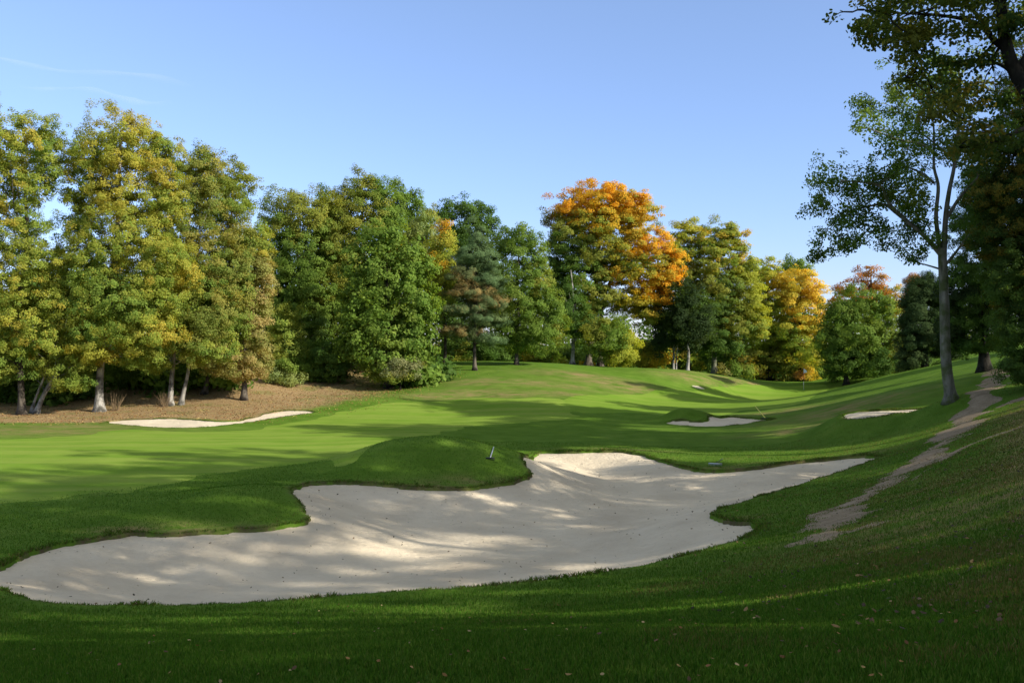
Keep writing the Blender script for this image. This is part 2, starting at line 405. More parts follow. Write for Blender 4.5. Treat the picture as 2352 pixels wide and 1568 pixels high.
# ------------------------------------------------------------------ ground sheets
def world_poly(px, extra=()):
    return np.array([hit(u, v)[:2] for u, v in px] + [list(e) for e in extra])
LITP = world_poly([(-300, 972), (0, 966), (240, 967), (420, 957), (540, 965), (720, 938), (850, 915), (930, 887), (1000, 862)], [(-12, 92), (-8, 100), (-8, 130), (-120, 130), (-120, 62)])
lsd = poly_sdf(LITP, gx, gy, 8.0)
litter = sstep(-4.0, 2.2, lsd) * (1 - .5 * sstep(-22, -9, gx))
DRY = [(40,990,8,3.2),(180,978,5,2.0),(980,910,3,1.5),(1080,905,4,2),(1180,905,5,1.5),(1300,905,5,1.6),(1240,880,5,2),(1100,875,3,2),(1400,880,4,2.4),(1460,890,3,2.5),(1330,860,5,2),(1600,870,4,2),(1700,876,6,1.6),(1800,872,6,1.4),
       (1000,1116,2.2,.5),(420,1216,1.6,.6),(300,1218,1.2,.5),(1110,1108,1.2,.5),(1840,985,3,1),(1950,935,4,2.5),(1800,945,3,2.5),(1650,1074,2.5,.5),(1850,1060,3,.6),(1430,1030,2.5,.5),(1700,1192,1.0,.5),(2250,1150,3,3),(2330,1230,2,2),(2340,1330,1.4,1.4),(2300,1080,3,3),(2150,1200,2.5,2.5),(2330,1120,3,3),(1570,1075,1.5,.4)]
dry = np.zeros_like(gx)
for u, v, sx, sy in DRY:
    c = hit(u, v); dry = np.maximum(dry, np.exp(-(((gx - c[0]) / sx) ** 2 + ((gy - c[1]) / sy) ** 2)))
soil = np.zeros_like(gx)
for b in BUNK: soil = np.maximum(soil, np.exp(-((b['d'] - .03) / .14) ** 2) * (fbm(gx * 1.2, gy * 1.2, 71) > .47))
litter = np.maximum(litter, .62 * sstep(.34, .52, gx / (gy + 1.5)) * sstep(2, 6, gy) * (1 - sstep(34, 44, gy)))
keep = np.ones(len(QUADS), bool)
for b in BUNK:
    keep &= ~(b['d'][QUADS] > .45).all(1)
GROUND = mesh_obj('ground', np.stack([gx, gy, gz], -1), QUADS[keep], M_TURF, smooth=True, vattr={'litter': litter, 'dry': dry, 'soil': soil})
tag(GROUND, 'rolling rough grass and leaf-strewn woodland floor', None, None, 'structure')

def sheet(name, mat, zoff, sel, label, kind='structure'):
    """a thin sheet riding on the ground grid; zoff per vertex, faces where any vertex is selected"""
    f = QUADS[sel[QUADS].any(1)]
    used, inv = np.unique(f, return_inverse=True)
    V = np.stack([gx, gy, zoff], -1)[used]
    o = mesh_obj(name, V, inv.reshape(f.shape), mat, smooth=True)
    return tag(o, label, None, None, kind)

for b in BUNK:
    d = b['d']
    zz = gz0 - b['floor'](d) + (fbm(gx * 1.3, gy * 1.3, 31) - .5) * .05 + (fbm(gx * 5, gy * 5, 33) - .5) * .014
    o = sheet('sand_bunker', M_SAND, zz, d > -.12, b['label'])
    tag(o, None, None, 'sand bunkers')
indun = np.max([b['d'] for b in BUNK], axis=0)
FAIRP = world_poly([(-500, 1012), (0, 1006), (140, 1000), (270, 988), (430, 993), (600, 984), (700, 966), (780, 946), (900, 928), (1050, 917), (1250, 912), (1330, 925), (1300, 955), (1200, 975), (1020, 985), (860, 1022), (690, 1066), (520, 1086), (350, 1112), (200, 1136), (0, 1160), (-500, 1200)])  # lower-left edge follows the shade line; darker rough stands in for shade
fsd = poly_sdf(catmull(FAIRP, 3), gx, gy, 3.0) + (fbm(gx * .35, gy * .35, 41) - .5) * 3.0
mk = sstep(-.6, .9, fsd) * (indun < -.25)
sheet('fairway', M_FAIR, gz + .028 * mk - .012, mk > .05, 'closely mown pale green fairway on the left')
GREENP = world_poly([(1290, 920), (1400, 906), (1520, 896), (1640, 888), (1760, 884), (1860, 884), (1905, 892), (1860, 915), (1790, 935), (1700, 943), (1600, 942), (1480, 948), (1340, 948)])
gsd = poly_sdf(catmull(GREENP, 4), gx, gy, 3.0) + (fbm(gx * .6, gy * .6, 43) - .5) * .8
mk = sstep(-.4, .6, gsd) * (indun < -.5)
sheet('putting_green', M_GREEN, gz + .034 * mk - .012, mk > .05, 'smooth putting green around the flagstick')
PATH = [[(1890, 1235), (1930, 1185), (2000, 1130), (2080, 1080), (2150, 1030), (2200, 988), (2225, 950), (2255, 910), (2285, 873), (2305, 845)],
        [(2040, 1140), (2120, 1085), (2200, 1035), (2270, 1005), (2330, 985), (2400, 960)],
        [(2225, 960), (2290, 935), (2350, 915)]]
PW = [(.65, .55), (.35, .22), (.6, .25)]
pm = np.full(gx.shape, -5.0)
for line, (wd, hgt) in zip(PATH, PW):
    w = catmull(np.array([hit(u, v)[:2] for u, v in line]), 8, False)
    lo = w.min(0) - 3; hi = w.max(0) + 3
    k = np.where((gx > lo[0]) & (gx < hi[0]) & (gy > lo[1]) & (gy < hi[1]))[0]
    q = np.stack([gx[k], gy[k]], -1); a = w[:-1]; e = w[1:] - a
    best = np.full(len(k), 9.0)
    for a_, e_ in zip(a, e):
        t = np.clip(((q - a_) @ e_) / (e_ @ e_), 0, 1); best = np.minimum(best, np.linalg.norm(q - a_ - t[:, None] * e_, axis=1))
    pm[k] = np.maximum(pm[k], hgt - best / wd * .7)
PATHM = pm + (fbm(gx * .9, gy * .9, 51, 4) - .5) * 2.0 + (fbm(gx * 5, gy * 5, 53, 3) - .5) * .5 - .02
pz = gz + np.clip(PATHM, -1, 1) * .05
sheet('path', M_DIRT, np.minimum(pz, gz + .022), (PATHM > -.35) & (indun < -.2), 'worn bare-earth footpath climbing past the lone oak')
# bare sandy scars at the foot of the hill
sc = np.full(gx.shape, -1.0)
for u, v, sx, sy in [(1603, 889, .6, .35)]:
    c = hit(u, v); sc = np.maximum(sc, 1 - np.sqrt(((gx - c[0]) / sx) ** 2 + ((gy - c[1]) / sy) ** 2))
SCM = sc + (fbm(gx * 2, gy * 2, 61, 3) - .5) * .9
sheet('bare_sand_patch', M_SAND, gz + np.clip(SCM * .09, -.05, .05), (SCM > -.3) & (sc > -.9), 'ragged bare sandy scrapes at the foot of the far hill')

# ------------------------------------------------------------------ foliage engine
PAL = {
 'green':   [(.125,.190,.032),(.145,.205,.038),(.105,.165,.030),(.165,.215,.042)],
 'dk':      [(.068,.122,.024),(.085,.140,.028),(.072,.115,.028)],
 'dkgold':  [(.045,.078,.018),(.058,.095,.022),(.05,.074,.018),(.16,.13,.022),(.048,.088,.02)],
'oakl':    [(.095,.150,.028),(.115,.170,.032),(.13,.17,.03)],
 'olive':   [(.205,.215,.040),(.24,.235,.044),(.165,.20,.038),(.135,.19,.036)],
 'linden':  [(.17,.225,.042),(.24,.265,.046),(.29,.275,.048),(.205,.245,.044),(.35,.285,.050)],
 'lindeny': [(.25,.27,.047),(.31,.295,.050),(.36,.30,.052),(.28,.28,.047)],
 'lindeno': [(.175,.205,.048),(.225,.225,.054),(.15,.195,.042),(.26,.23,.056)],
 'fgo':     [(.075,.095,.020),(.10,.105,.022),(.06,.085,.018),(.12,.11,.022)],
 'lowgr':   [(.165,.225,.044),(.21,.26,.050),(.26,.275,.052),(.13,.195,.04)],
 'rusto':   [(.22,.225,.070),(.27,.24,.082),(.33,.25,.10),(.24,.235,.07)],
 'orange':  [(.60,.31,.025),(.54,.30,.026),(.44,.29,.032),(.62,.32,.03)],
 'orgr':    [(.46,.30,.030),(.30,.265,.036),(.19,.225,.036),(.50,.28,.028)],
 'ygreen':  [(.31,.315,.044),(.24,.28,.042),(.36,.325,.048),(.18,.24,.036)],
 'beechy':  [(.37,.31,.040),(.28,.28,.042),(.43,.30,.040),(.21,.24,.038)],
 'gold':    [(.58,.40,.055),(.50,.37,.055),(.41,.34,.052),(.62,.42,.065)],
 'rust':    [(.36,.145,.036),(.27,.13,.044),(.42,.20,.040),(.32,.18,.06)],
 'pine':    [(.095,.140,.060),(.08,.125,.052),(.115,.15,.06)],
 'pineb':   [(.10,.135,.056),(.12,.135,.056),(.22,.155,.06),(.11,.14,.058)],
 'pale':    [(.24,.285,.115),(.21,.26,.095),(.26,.29,.10)],
 'grey':    [(.22,.235,.12),(.20,.215,.10),(.25,.24,.12)],
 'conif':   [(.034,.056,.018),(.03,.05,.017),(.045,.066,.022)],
}

for _k in PAL: PAL[_k] = [(min(.75, a * 1.24), min(.75, b * 1.29), c * 1.2) for a, b, c in PAL[_k]]

def build_leaves(C, Nn, size, aspect, rng, droop=.25):
    n = len(C)
    rnd = rng.normal(size=(n, 3)); 
    T = rnd - (rnd * Nn).sum(1)[:, None] * Nn; T /= np.linalg.norm(T, axis=1)[:, None] + 1e-9
    T[:, 2] -= droop; T /= np.linalg.norm(T, axis=1)[:, None] + 1e-9
    B = np.cross(Nn, T); B /= np.linalg.norm(B, axis=1)[:, None] + 1e-9
    Nn = np.cross(T, B)
    s = size[:, None]; w = s * aspect * .5
    V = np.empty((n, 4, 3))
    V[:, 0] = C - T * s * .5
    V[:, 1] = C - T * s * .02 + B * w + Nn * s * .07
    V[:, 2] = C + T * s * .5 - Nn * s * .06
    V[:, 3] = C - T * s * .02 - B * w + Nn * s * .07
    return V.reshape(-1, 3)

def build_leaves2(C, Nn, size, aspect, rng, droop=.25, curl=.12):
    n = len(C); rnd = rng.normal(size=(n, 3))
    T = rnd - (rnd * Nn).sum(1)[:, None] * Nn; T /= np.linalg.norm(T, axis=1)[:, None] + 1e-9
    T[:, 2] -= droop; T /= np.linalg.norm(T, axis=1)[:, None] + 1e-9
    B = np.cross(Nn, T); B /= np.linalg.norm(B, axis=1)[:, None] + 1e-9
    Nn = np.cross(T, B); s = size[:, None]; w = s * aspect * .5; k = s * curl * rng.uniform(.2, 1.6, (n, 1))
    a = C - T * s * .5 + Nn * k; z = C + T * s * .5 + Nn * k
    l1 = C - T * s * .2 + B * w + Nn * k * .7; l2 = C + T * s * .2 + B * w * .85 + Nn * k * .7
    r1 = C - T * s * .2 - B * w * .95 + Nn * k * .5; r2 = C + T * s * .18 - B * w * .9 + Nn * k * .6
    return np.stack([a, l1, l2, z, a, z, r2, r1], 1).reshape(-1, 3)

def unit(v): return v / (np.linalg.norm(v, axis=-1, keepdims=True) + 1e-9)

def foliage(lobes, rng, leafL, clumpR, cover=1.5, dens=9.0, flat=.6, aspect=.7, inner=.2, needle=False, leaf6=False, up=.3, out=.7, rand=.38):
    """lobes: list of (centre(3), radii(3), palette). returns verts, colours, clump centres"""
    CC, OO, RR_, PP = [], [], [], []
    for li, (c, rad, pal) in enumerate(lobes):
        a, b_, h = rad
        p = 1.6075
        area = 4 * np.pi * (((a * b_) ** p + (a * h) ** p + (b_ * h) ** p) / 3) ** (1 / p)
        n = max(6, int(cover * area / (np.pi * clumpR ** 2)))
        d = unit(rng.normal(size=(n, 3)))
        rr = rng.uniform(.78, 1.03, n)
        rr += .24 * (np.sin(d[:, 0] * 5 + li * 1.7) * np.sin(d[:, 2] * 6 + li) + np.sin(d[:, 1] * 7 + 2 * li) * .5)
        k = rng.rand(n) < inner; rr[k] = rng.uniform(.3, .75, k.sum())
        k = rng.rand(n) < .16; rr[k] *= rng.uniform(1.05, 1.3, k.sum())
        pos = c + d * np.array(rad) * rr[:, None]
        o = unit(d / np.array(rad))
        ok = np.ones(n, bool)
        for lj, (c2, r2, _) in enumerate(lobes):
            if lj != li:
                ok &= ((((pos - c2) / np.array(r2)) ** 2).sum(1) > .40)
        CC.append(pos[ok]); OO.append(o[ok]); RR_.append(clumpR * rng.uniform(.65, 1.35, ok.sum())); PP += [pal] * int(ok.sum())
    CC = np.vstack(CC); OO = np.vstack(OO); R_ = np.concatenate(RR_)
    nl = np.maximum(5, (dens * (R_ / leafL) ** 2 * rng.uniform(.6, 1.3, len(R_))).astype(int))
    idx = np.repeat(np.arange(len(CC)), nl); n = len(idx)
    off = rng.normal(size=(n, 3)); off = unit(off) * (rng.rand(n, 1) ** .45); off[:, 2] *= flat
    pos = CC[idx] + off * R_[idx][:, None]
    # sprays droop a little toward their outer edge
    pos[:, 2] -= .18 * R_[idx] * (off[:, 0] ** 2 + off[:, 1] ** 2)
    Nn = unit(out * OO[idx] + up * np.array([0, 0, 1.0]) + .35 * off + rand * rng.normal(size=(n, 3)) * .7)
    size = leafL * rng.uniform(.65, 1.3, n)
    if needle: size *= 1.7
    V = build_leaves2(pos, Nn, size, aspect, rng) if leaf6 else build_leaves(pos, Nn, size, aspect, rng)
    # colours: each spray leans to one tint of its palette, single leaves stray
    col = np.empty((n, 3))
    pc = np.empty((len(CC), 3)); 
    pals = {p: np.array(PAL[p]) for p in set(PP)}
    q_ = CC / (clumpR * 5.0) + rng.uniform(0, 50, 3)
    pick = np.clip((fbm(q_[:, 0] + .7 * q_[:, 1], q_[:, 2], 13, 2) - .25) * 2.0, 0, .999) * .85 + .15 * rng.rand(len(CC))
    for i, p in enumerate(PP):
        A = pals[p]; pc[i] = A[int(pick[i] * len(A)) % len(A)]
    col[:] = pc[idx]
    stray = np.where(rng.rand(n) < .25)[0]
    PPi = np.array(PP)[idx[stray]]
    for p in pals:
        k = stray[PPi == p]; A = pals[p]; col[k] = A[rng.randint(0, len(A), len(k))]
    col *= rng.uniform(.87, 1.13, (n, 1)) * (rng.uniform(.9, 1.1, len(CC))[idx])[:, None]
    if leaf6: col = np.repeat(col, 2, 0)
    return V, col, CC

def quadsN(n): return np.arange(n * 4).reshape(-1, 4)

def limb_curve(a, b, rng, bow=.12, n=7):
    t = np.linspace(0, 1, n)[:, None]; l = np.linalg.norm(b - a)
    mid = np.array([0, 0, 1.0]) * l * bow
    w = rng.normal(size=(n, 3)) * l * .02; w[0] = 0; w[-1] = 0
    return a + (b - a) * t + mid * (4 * t * (1 - t)) * .6 + w

NLEAF = []
def make_tree(name, label, cat, base, trunk, lobes, seed, leafL, clumpR, bark, group=None, tr=.3, cover=1.5, dens=9.0, flat=.75, aspect=.7,
              limbs=26, limb_r=.22, inner=.3, needle=False, extra=(), pull=.55, foliage_kw={}, crown_name='crown'):
    """base (3), trunk polyline (list of 3-vectors incl. base), lobes world, extra = explicit limbs [(pts, r0, r1)]"""
    rng = rs(seed)
    root = empty(name, base); tag(root, label, cat, group)
    V, col, CC = foliage(lobes, rng, leafL, clumpR, cover, dens, flat, aspect, inner, needle, **foliage_kw); NLEAF.append(len(V) // 4)
    mesh_obj(crown_name, V, quadsN(len(V) // 4), M_NEEDLE if needle else M_LEAF, root, base, fcol=col)
    B = Buf()
    for tk, r0, r1 in trunk:
        tk = catmull(np.array(tk, float), 6, False); n = len(tk)
        t = np.linspace(0, 1, n)
        rad = r0 + (r1 - r0) * t ** .8
        rad[:4] *= np.array([1.9, 1.38, 1.14, 1.03])      # root flare
        tk = tk.copy(); tk[0, 2] -= .15
        tk += np.stack([np.sin(t * 9 + seed), np.cos(t * 7 + seed), 0 * t], -1) * r0 * .18
        B.tube(tk, rad, 10)
    tk0, r0, r1 = trunk[0]
    if extra: trunk_limbs = 0
    else: trunk_limbs = limbs
    axis = catmull(np.array(tk0, float), 8, False)
    tz = axis[:, 2]
    pick = rng.permutation(len(CC))[:trunk_limbs]
    for i in pick:
        c = CC[i]
        zs = base[2] + (c[2] - base[2]) * rng.uniform(pull - .1, pull + .15)
        zs = min(max(zs, tz[0] + .18 * (tz[-1] - tz[0])), tz[-1])
        k = int(np.argmin(abs(tz - zs))); f = k / max(1, len(axis) - 1)
        rr = (r0 + (r1 - r0) * f ** .8) * limb_r * rng.uniform(.6, 1.4)
        B.tube(limb_curve(axis[k], c, rng), np.linspace(rr, max(.012, rr * .18), 7), 5, cap=False)
    ends = []
    for pts, a, b in extra:
        pts = catmull(np.array(pts, float), 6, False); B.tube(pts, np.linspace(a, b, len(pts)), 8); ends.append(pts)
    if extra and limbs:
        pool = np.vstack(ends)
        for i in rng.permutation(len(CC))[:int(limbs * 2.2)]:
            c = CC[i]; d = np.linalg.norm(pool - c, axis=1); k = int(np.argmin(d + rng.rand(len(d)) * .4))
            if d[k] < 6.5: B.tube(limb_curve(pool[k], c, rng, .06, 6), np.linspace(.012 + .006 * d[k], .007, 6), 4, cap=False)
    B.obj('trunk', bark, root, base)
    return root

def lobes_px(Y, L_, depth=1.0, grow=1.0):
    out = []
    for l in L_:
        u, v, ru, rv, pal = l[:5]; dy = l[5] if len(l) > 5 else 0
        D = Y + dy; k = D / F
        ru, rv = ru * grow, rv * grow
        out.append((P(u, v, D), (ru * k, max(ru, .6 * rv) * k * depth, rv * k), pal))
    return out

def gpt(u, Y):
    x = (u - CU) / F * Y; return np.array([x, Y, float(ground_z(x, Y)[0])])

def tree_px(name, label, cat, Y, ub, trunk_px, lobes, seed, bark=None, r0=.2, leaf=.00165, clump=.0054, group=None, more=(), **kw):
    """trunk from the ground below (ub) at depth Y, up through trunk_px [(u,v)]"""
    base = gpt(ub, Y)
    tk = [base] + [P(u, v, Y) for u, v in trunk_px]
    trunks = [(tk, r0, r0 * .3)]
    for ub2, px2, rr in more:
        trunks.append(([gpt(ub2, Y + .3)] + [P(u, v, Y) for u, v in px2], rr, rr * .3))
    return make_tree(name, label, cat, base, trunks, lobes_px(Y, lobes, kw.pop('depth', 1.0), kw.pop('grow', 1.06)), seed, leaf * Y, clump * Y, bark or M_BARK, group, **kw)

G_L = 'autumn trees at the left wood edge'
G_M = 'green trees behind the far bank'
# ---- left group
tree_px('linden_tree', 'tall yellowing tree cut by the left edge of the picture, thin straight trunk', 'tree', 64, 48, [(48, 860), (45, 700), (60, 540), (50, 360)],
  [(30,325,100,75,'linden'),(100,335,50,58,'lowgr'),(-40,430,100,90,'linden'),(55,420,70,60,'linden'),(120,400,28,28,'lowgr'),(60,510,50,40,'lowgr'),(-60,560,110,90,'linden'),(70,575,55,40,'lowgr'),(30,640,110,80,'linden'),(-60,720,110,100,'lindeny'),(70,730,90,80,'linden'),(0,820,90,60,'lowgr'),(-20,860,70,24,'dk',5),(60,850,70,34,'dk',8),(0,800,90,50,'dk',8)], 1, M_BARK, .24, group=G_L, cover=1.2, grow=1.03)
tree_px('leaning_tree', 'pale trunk leaning right below yellow-green leaves, leftmost leaning stem', 'tree', 64.5, 82, [(105, 900), (145, 830), (172, 760), (185, 690)],
  [(170,700,70,55,'linden'),(120,770,80,55,'linden'),(60,800,60,40,'lowgr'),(195,780,40,40,'lowgr',-1),(150,840,60,30,'lowgr'),(165,880,45,16,'lowgr',-1)], 2, M_BARKP, .17, group=G_L, more=[(70, [(88, 900), (110, 840), (120, 800)], .1)], cover=1.2)
tree_px('maple_tree', 'tallest yellow-olive tree on the left, single mottled trunk above the long bunker', 'tree', 66, 229, [(232, 860), (240, 760), (262, 620), (275, 430), (280, 300)],
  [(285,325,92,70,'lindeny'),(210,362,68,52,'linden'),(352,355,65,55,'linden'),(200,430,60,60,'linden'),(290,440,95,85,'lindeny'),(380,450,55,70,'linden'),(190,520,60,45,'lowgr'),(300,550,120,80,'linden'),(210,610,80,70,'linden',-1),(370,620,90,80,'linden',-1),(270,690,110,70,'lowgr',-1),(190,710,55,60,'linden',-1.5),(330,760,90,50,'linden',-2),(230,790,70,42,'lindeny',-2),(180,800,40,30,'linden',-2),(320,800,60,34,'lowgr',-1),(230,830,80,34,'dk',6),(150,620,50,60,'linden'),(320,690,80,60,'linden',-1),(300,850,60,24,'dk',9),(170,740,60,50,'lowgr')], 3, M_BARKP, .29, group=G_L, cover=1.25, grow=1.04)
tree_px('twin_stemmed_tree', 'yellow-olive tree on two crossed pale stems right of the mottled trunk', 'tree', 69, 392, [(396, 850), (402, 760), (425, 600), (450, 400)],
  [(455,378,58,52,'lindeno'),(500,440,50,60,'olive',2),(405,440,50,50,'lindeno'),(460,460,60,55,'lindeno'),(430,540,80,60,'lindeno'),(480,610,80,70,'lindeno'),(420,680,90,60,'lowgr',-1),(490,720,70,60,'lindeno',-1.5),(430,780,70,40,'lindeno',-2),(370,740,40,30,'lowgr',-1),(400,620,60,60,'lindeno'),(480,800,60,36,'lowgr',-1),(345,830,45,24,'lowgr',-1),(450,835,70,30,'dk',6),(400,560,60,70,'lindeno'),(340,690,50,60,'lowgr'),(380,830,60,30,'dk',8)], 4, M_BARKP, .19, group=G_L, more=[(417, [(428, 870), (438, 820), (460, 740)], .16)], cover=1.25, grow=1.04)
tree_px('linden_tree', 'bare-tipped olive tree whose rounded top stands right of the tallest yellow tree', 'tree', 73, 470, [(480, 850), (500, 700), (525, 560), (535, 430)],
  [(545,412,44,48,'olive'),(505,470,55,60,'olive'),(560,470,22,40,'lowgr'),(530,540,60,50,'lindeno'),(470,420,35,40,'olive'),(560,560,45,50,'lindeno')], 5, M_BARK, .2, group=G_L, cover=1.1, grow=1.0)
tree_px('hornbeam_tree', 'rust-tinged olive tree with foliage hanging low over the leaf litter', 'tree', 71, 560, [(562, 800), (565, 680), (568, 560)],
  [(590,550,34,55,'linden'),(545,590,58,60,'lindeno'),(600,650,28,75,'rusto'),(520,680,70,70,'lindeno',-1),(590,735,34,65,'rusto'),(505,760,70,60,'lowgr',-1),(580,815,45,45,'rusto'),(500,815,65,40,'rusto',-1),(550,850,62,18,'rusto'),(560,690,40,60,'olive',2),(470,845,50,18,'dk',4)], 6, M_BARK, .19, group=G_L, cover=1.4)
# ---- middle group
tree_px('oak_tree', 'broad rounded olive-green tree beside the rust-tinged one', 'tree', 86, 690, [(690, 780), (685, 640), (680, 520)],
  [(665,500,65,62,'olive'),(720,500,55,58,'olive'),(650,580,55,70,'green'),(710,590,70,80,'green'),(670,680,60,80,'green'),(730,690,60,80,'green'),(690,770,60,60,'dk')], 7, M_BARK, .25, group=G_M, cover=1.6)
tree_px('spire_tree', 'slim dark green tree making a small spike on the skyline', 'tree', 90, 745, [(745, 700), (745, 460)],
  [(745,452,14,26,'green'),(748,500,28,40,'green'),(775,470,16,22,'green'),(745,570,45,60,'green')], 8, M_BARK, .2, group=G_M)
tree_px('ash_tree', 'tallest green tree of the middle group, uneven pointed top', 'tree', 88, 835, [(838, 780), (835, 600), (833, 430)],
  [(832,430,38,34,'olive'),(875,440,26,32,'green'),(795,455,32,34,'olive'),(830,500,70,60,'olive'),(775,530,50,55,'olive'),(890,500,40,50,'green'),(800,610,80,80,'olive'),(760,680,60,80,'olive'),(840,700,70,80,'green')], 9, M_BARK, .26, group=G_M, cover=1.6)
tree_px('ash_tree', 'green tree with stepped top right of the tallest middle tree', 'tree', 96, 940, [(940, 760), (938, 600), (935, 470)],
  [(918,455,26,32,'green'),(952,470,22,30,'green'),(905,510,45,50,'green'),(955,525,40,45,'green'),(930,590,70,60,'green'),(985,500,20,25,'olive')], 10, M_BARK, .24, group=G_M, cover=1.6)
tree_px('pale_tree', 'pale grey-green tree showing between the stepped top and the blue-green pine', 'tree', 93, 985, [(985, 760), (980, 640), (978, 540)],
  [(975,530,28,38,'pale'),(985,580,40,50,'pale'),(960,580,30,50,'pale'),(980,650,45,60,'olive')], 11, M_BARK, .18, group=G_M)
tree_px('field_maple', 'orange-yellow tinted small tree behind the left side of the pine', 'tree', 90, 1022, [(1022, 760), (1020, 680), (1018, 580)],
  [(1020,570,28,45,'ygreen'),(1005,600,25,30,'orgr'),(1035,640,28,50,'ygreen'),(1010,680,35,50,'ygreen'),(905,560,16,14,'orgr'),(1020,530,18,20,'orgr')], 12, M_BARK, .16, group=G_M)
tree_px('sycamore_tree', 'broad dark green maple in front with foliage down to the shrubs', 'tree', 79, 890, [(890, 800), (888, 700), (886, 580)],
  [(885,555,55,42,'green'),(840,610,55,55,'green'),(935,610,55,55,'green'),(890,650,75,70,'green'),(825,690,50,60,'green'),(960,690,50,65,'green'),(880,750,80,60,'green'),(820,790,45,45,'green',-1),(950,780,50,55,'green'),(880,815,55,35,'green',-1)], 13, M_BARK, .26, group=G_M, leaf=.0029, cover=1.6)
tree_px('oak_tree', 'dark lobed oak crown on the skyline behind the blue-green pine', 'tree', 104, 1106, [(1106, 780), (1090, 650), (1070, 500)],
  [(1030,490,30,28,'dk'),(1070,485,32,32,'dk'),(1110,495,26,26,'dk'),(1060,530,60,38,'dk'),(1120,540,40,40,'dk'),(1080,600,70,60,'dk'),(1120,680,60,60,'dk'),(1050,740,55,50,'dk'),(1060,795,45,30,'dk'),(1030,680,40,50,'dk')], 14, M_BARKP, .27, group=G_M, cover=1.4)
tree_px('pine_tree', 'blue-green pine with browning needles and bare lower trunk on the hill crest', 'pine', 85.5, 1090, [(1091, 780), (1092, 660), (1093, 530)],
  [(1095,545,20,32,'pine'),(1085,585,36,26,'pine'),(1118,600,32,28,'pine'),(1070,630,40,22,'pineb'),(1125,645,36,26,'pine'),(1075,670,46,18,'pineb'),(1120,690,44,18,'pineb'),(1062,712,46,14,'pineb'),(1118,735,42,14,'pine'),(1055,760,44,13,'pineb'),(1120,778,36,12,'pine'),(1095,640,40,60,'pine',2)], 15, M_BARK, .17, needle=True, aspect=.11, dens=17, cover=1.9, flat=.6, clump=.0045)
tree_px('alder_tree', 'medium green tree on a slim trunk standing out on the hill crest', 'tree', 89, 1187, [(1188, 790), (1190, 690), (1192, 560)],
  [(1195,545,34,34,'green'),(1225,570,24,36,'green'),(1165,560,26,36,'green'),(1190,610,55,55,'green'),(1235,640,35,55,'olive'),(1155,660,40,55,'green'),(1200,690,65,55,'green'),(1255,720,40,55,'green'),(1160,740,45,45,'green'),(1220,770,60,40,'green'),(1280,760,22,30,'olive')], 16, M_BARK, .2, group=G_M, cover=1.5)
# ---- centre beech and right of it
tree_px('beech_tree', 'huge orange-topped beech, the most colourful tree on the skyline', 'tree', 105, 1353, [(1355, 790), (1365, 680), (1375, 560), (1380, 470)],
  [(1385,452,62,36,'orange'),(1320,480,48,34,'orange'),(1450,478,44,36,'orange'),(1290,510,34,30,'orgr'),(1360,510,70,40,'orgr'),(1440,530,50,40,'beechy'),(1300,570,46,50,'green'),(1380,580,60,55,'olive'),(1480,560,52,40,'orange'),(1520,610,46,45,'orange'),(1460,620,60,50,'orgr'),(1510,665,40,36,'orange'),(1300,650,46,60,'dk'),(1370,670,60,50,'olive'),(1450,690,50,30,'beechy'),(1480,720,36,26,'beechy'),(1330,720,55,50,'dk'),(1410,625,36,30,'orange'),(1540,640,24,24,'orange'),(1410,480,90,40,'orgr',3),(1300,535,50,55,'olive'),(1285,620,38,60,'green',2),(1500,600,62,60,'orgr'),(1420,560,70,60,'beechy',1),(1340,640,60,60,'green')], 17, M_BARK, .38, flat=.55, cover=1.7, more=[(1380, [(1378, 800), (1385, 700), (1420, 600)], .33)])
tree_px('beech_tree', 'smooth pale trunk left of the orange beech, thin dark crown merging into it', 'tree', 101, 1315, [(1316, 780), (1318, 700), (1310, 620)],
  [(1300,690,40,50,'dk'),(1330,740,36,30,'dk'),(1290,740,26,40,'green')], 18, M_BARKP, .22)
tree_px('sapling', 'bushy yellow-green sapling under the gap of the orange beech', 'tree', 100, 1400, [(1400, 780), (1402, 750)],
  [(1370,760,34,34,'olive'),(1410,770,40,40,'green'),(1440,790,28,40,'ygreen'),(1380,800,30,22,'green'),(1420,815,34,24,'ygreen')], 19, M_BARK, .1, limbs=12)
tree_px('hazel_bush', 'low yellow-orange thicket right of the sapling below the sky gap', 'bush', 108, 1475, [(1476, 820), (1478, 800)],
  [(1450,815,22,26,'ygreen'),(1478,825,24,24,'beechy'),(1510,830,24,20,'orgr'),(1490,800,18,20,'olive')], 20, M_BARK, .07, limbs=8)
tree_px('yew_tree', 'near-black dense tree on twin pale stems between the two large beeches', 'tree', 106, 1546, [(1548, 800), (1550, 740), (1552, 640)],
  [(1540,640,34,50,'dk'),(1530,710,34,50,'conif'),(1560,760,50,50,'conif'),(1515,770,24,36,'conif'),(1590,720,45,60,'dk')], 21, M_BARKP, .13, more=[(1552, [(1556, 800), (1560, 760)], .1)], cover=1.8)
tree_px('beech_tree', 'olive-gold beech with tiered sprays and dark lower half, behind a bright bare trunk', 'tree', 109, 1641, [(1642, 790), (1645, 680), (1650, 560)],
  [(1655,538,36,32,'beechy'),(1690,565,28,36,'beechy'),(1615,550,34,30,'ygreen'),(1575,540,34,34,'ygreen'),(1560,580,34,36,'olive'),(1640,590,60,45,'beechy'),(1700,620,40,40,'ygreen'),(1600,640,50,45,'olive'),(1660,670,60,45,'olive'),(1725,690,36,40,'ygreen'),(1620,720,60,45,'dk'),(1690,745,55,40,'olive'),(1740,750,26,30,'ygreen'),(1640,785,60,32,'dk')], 22, M_BARKG, .33, flat=.55, cover=1.8)
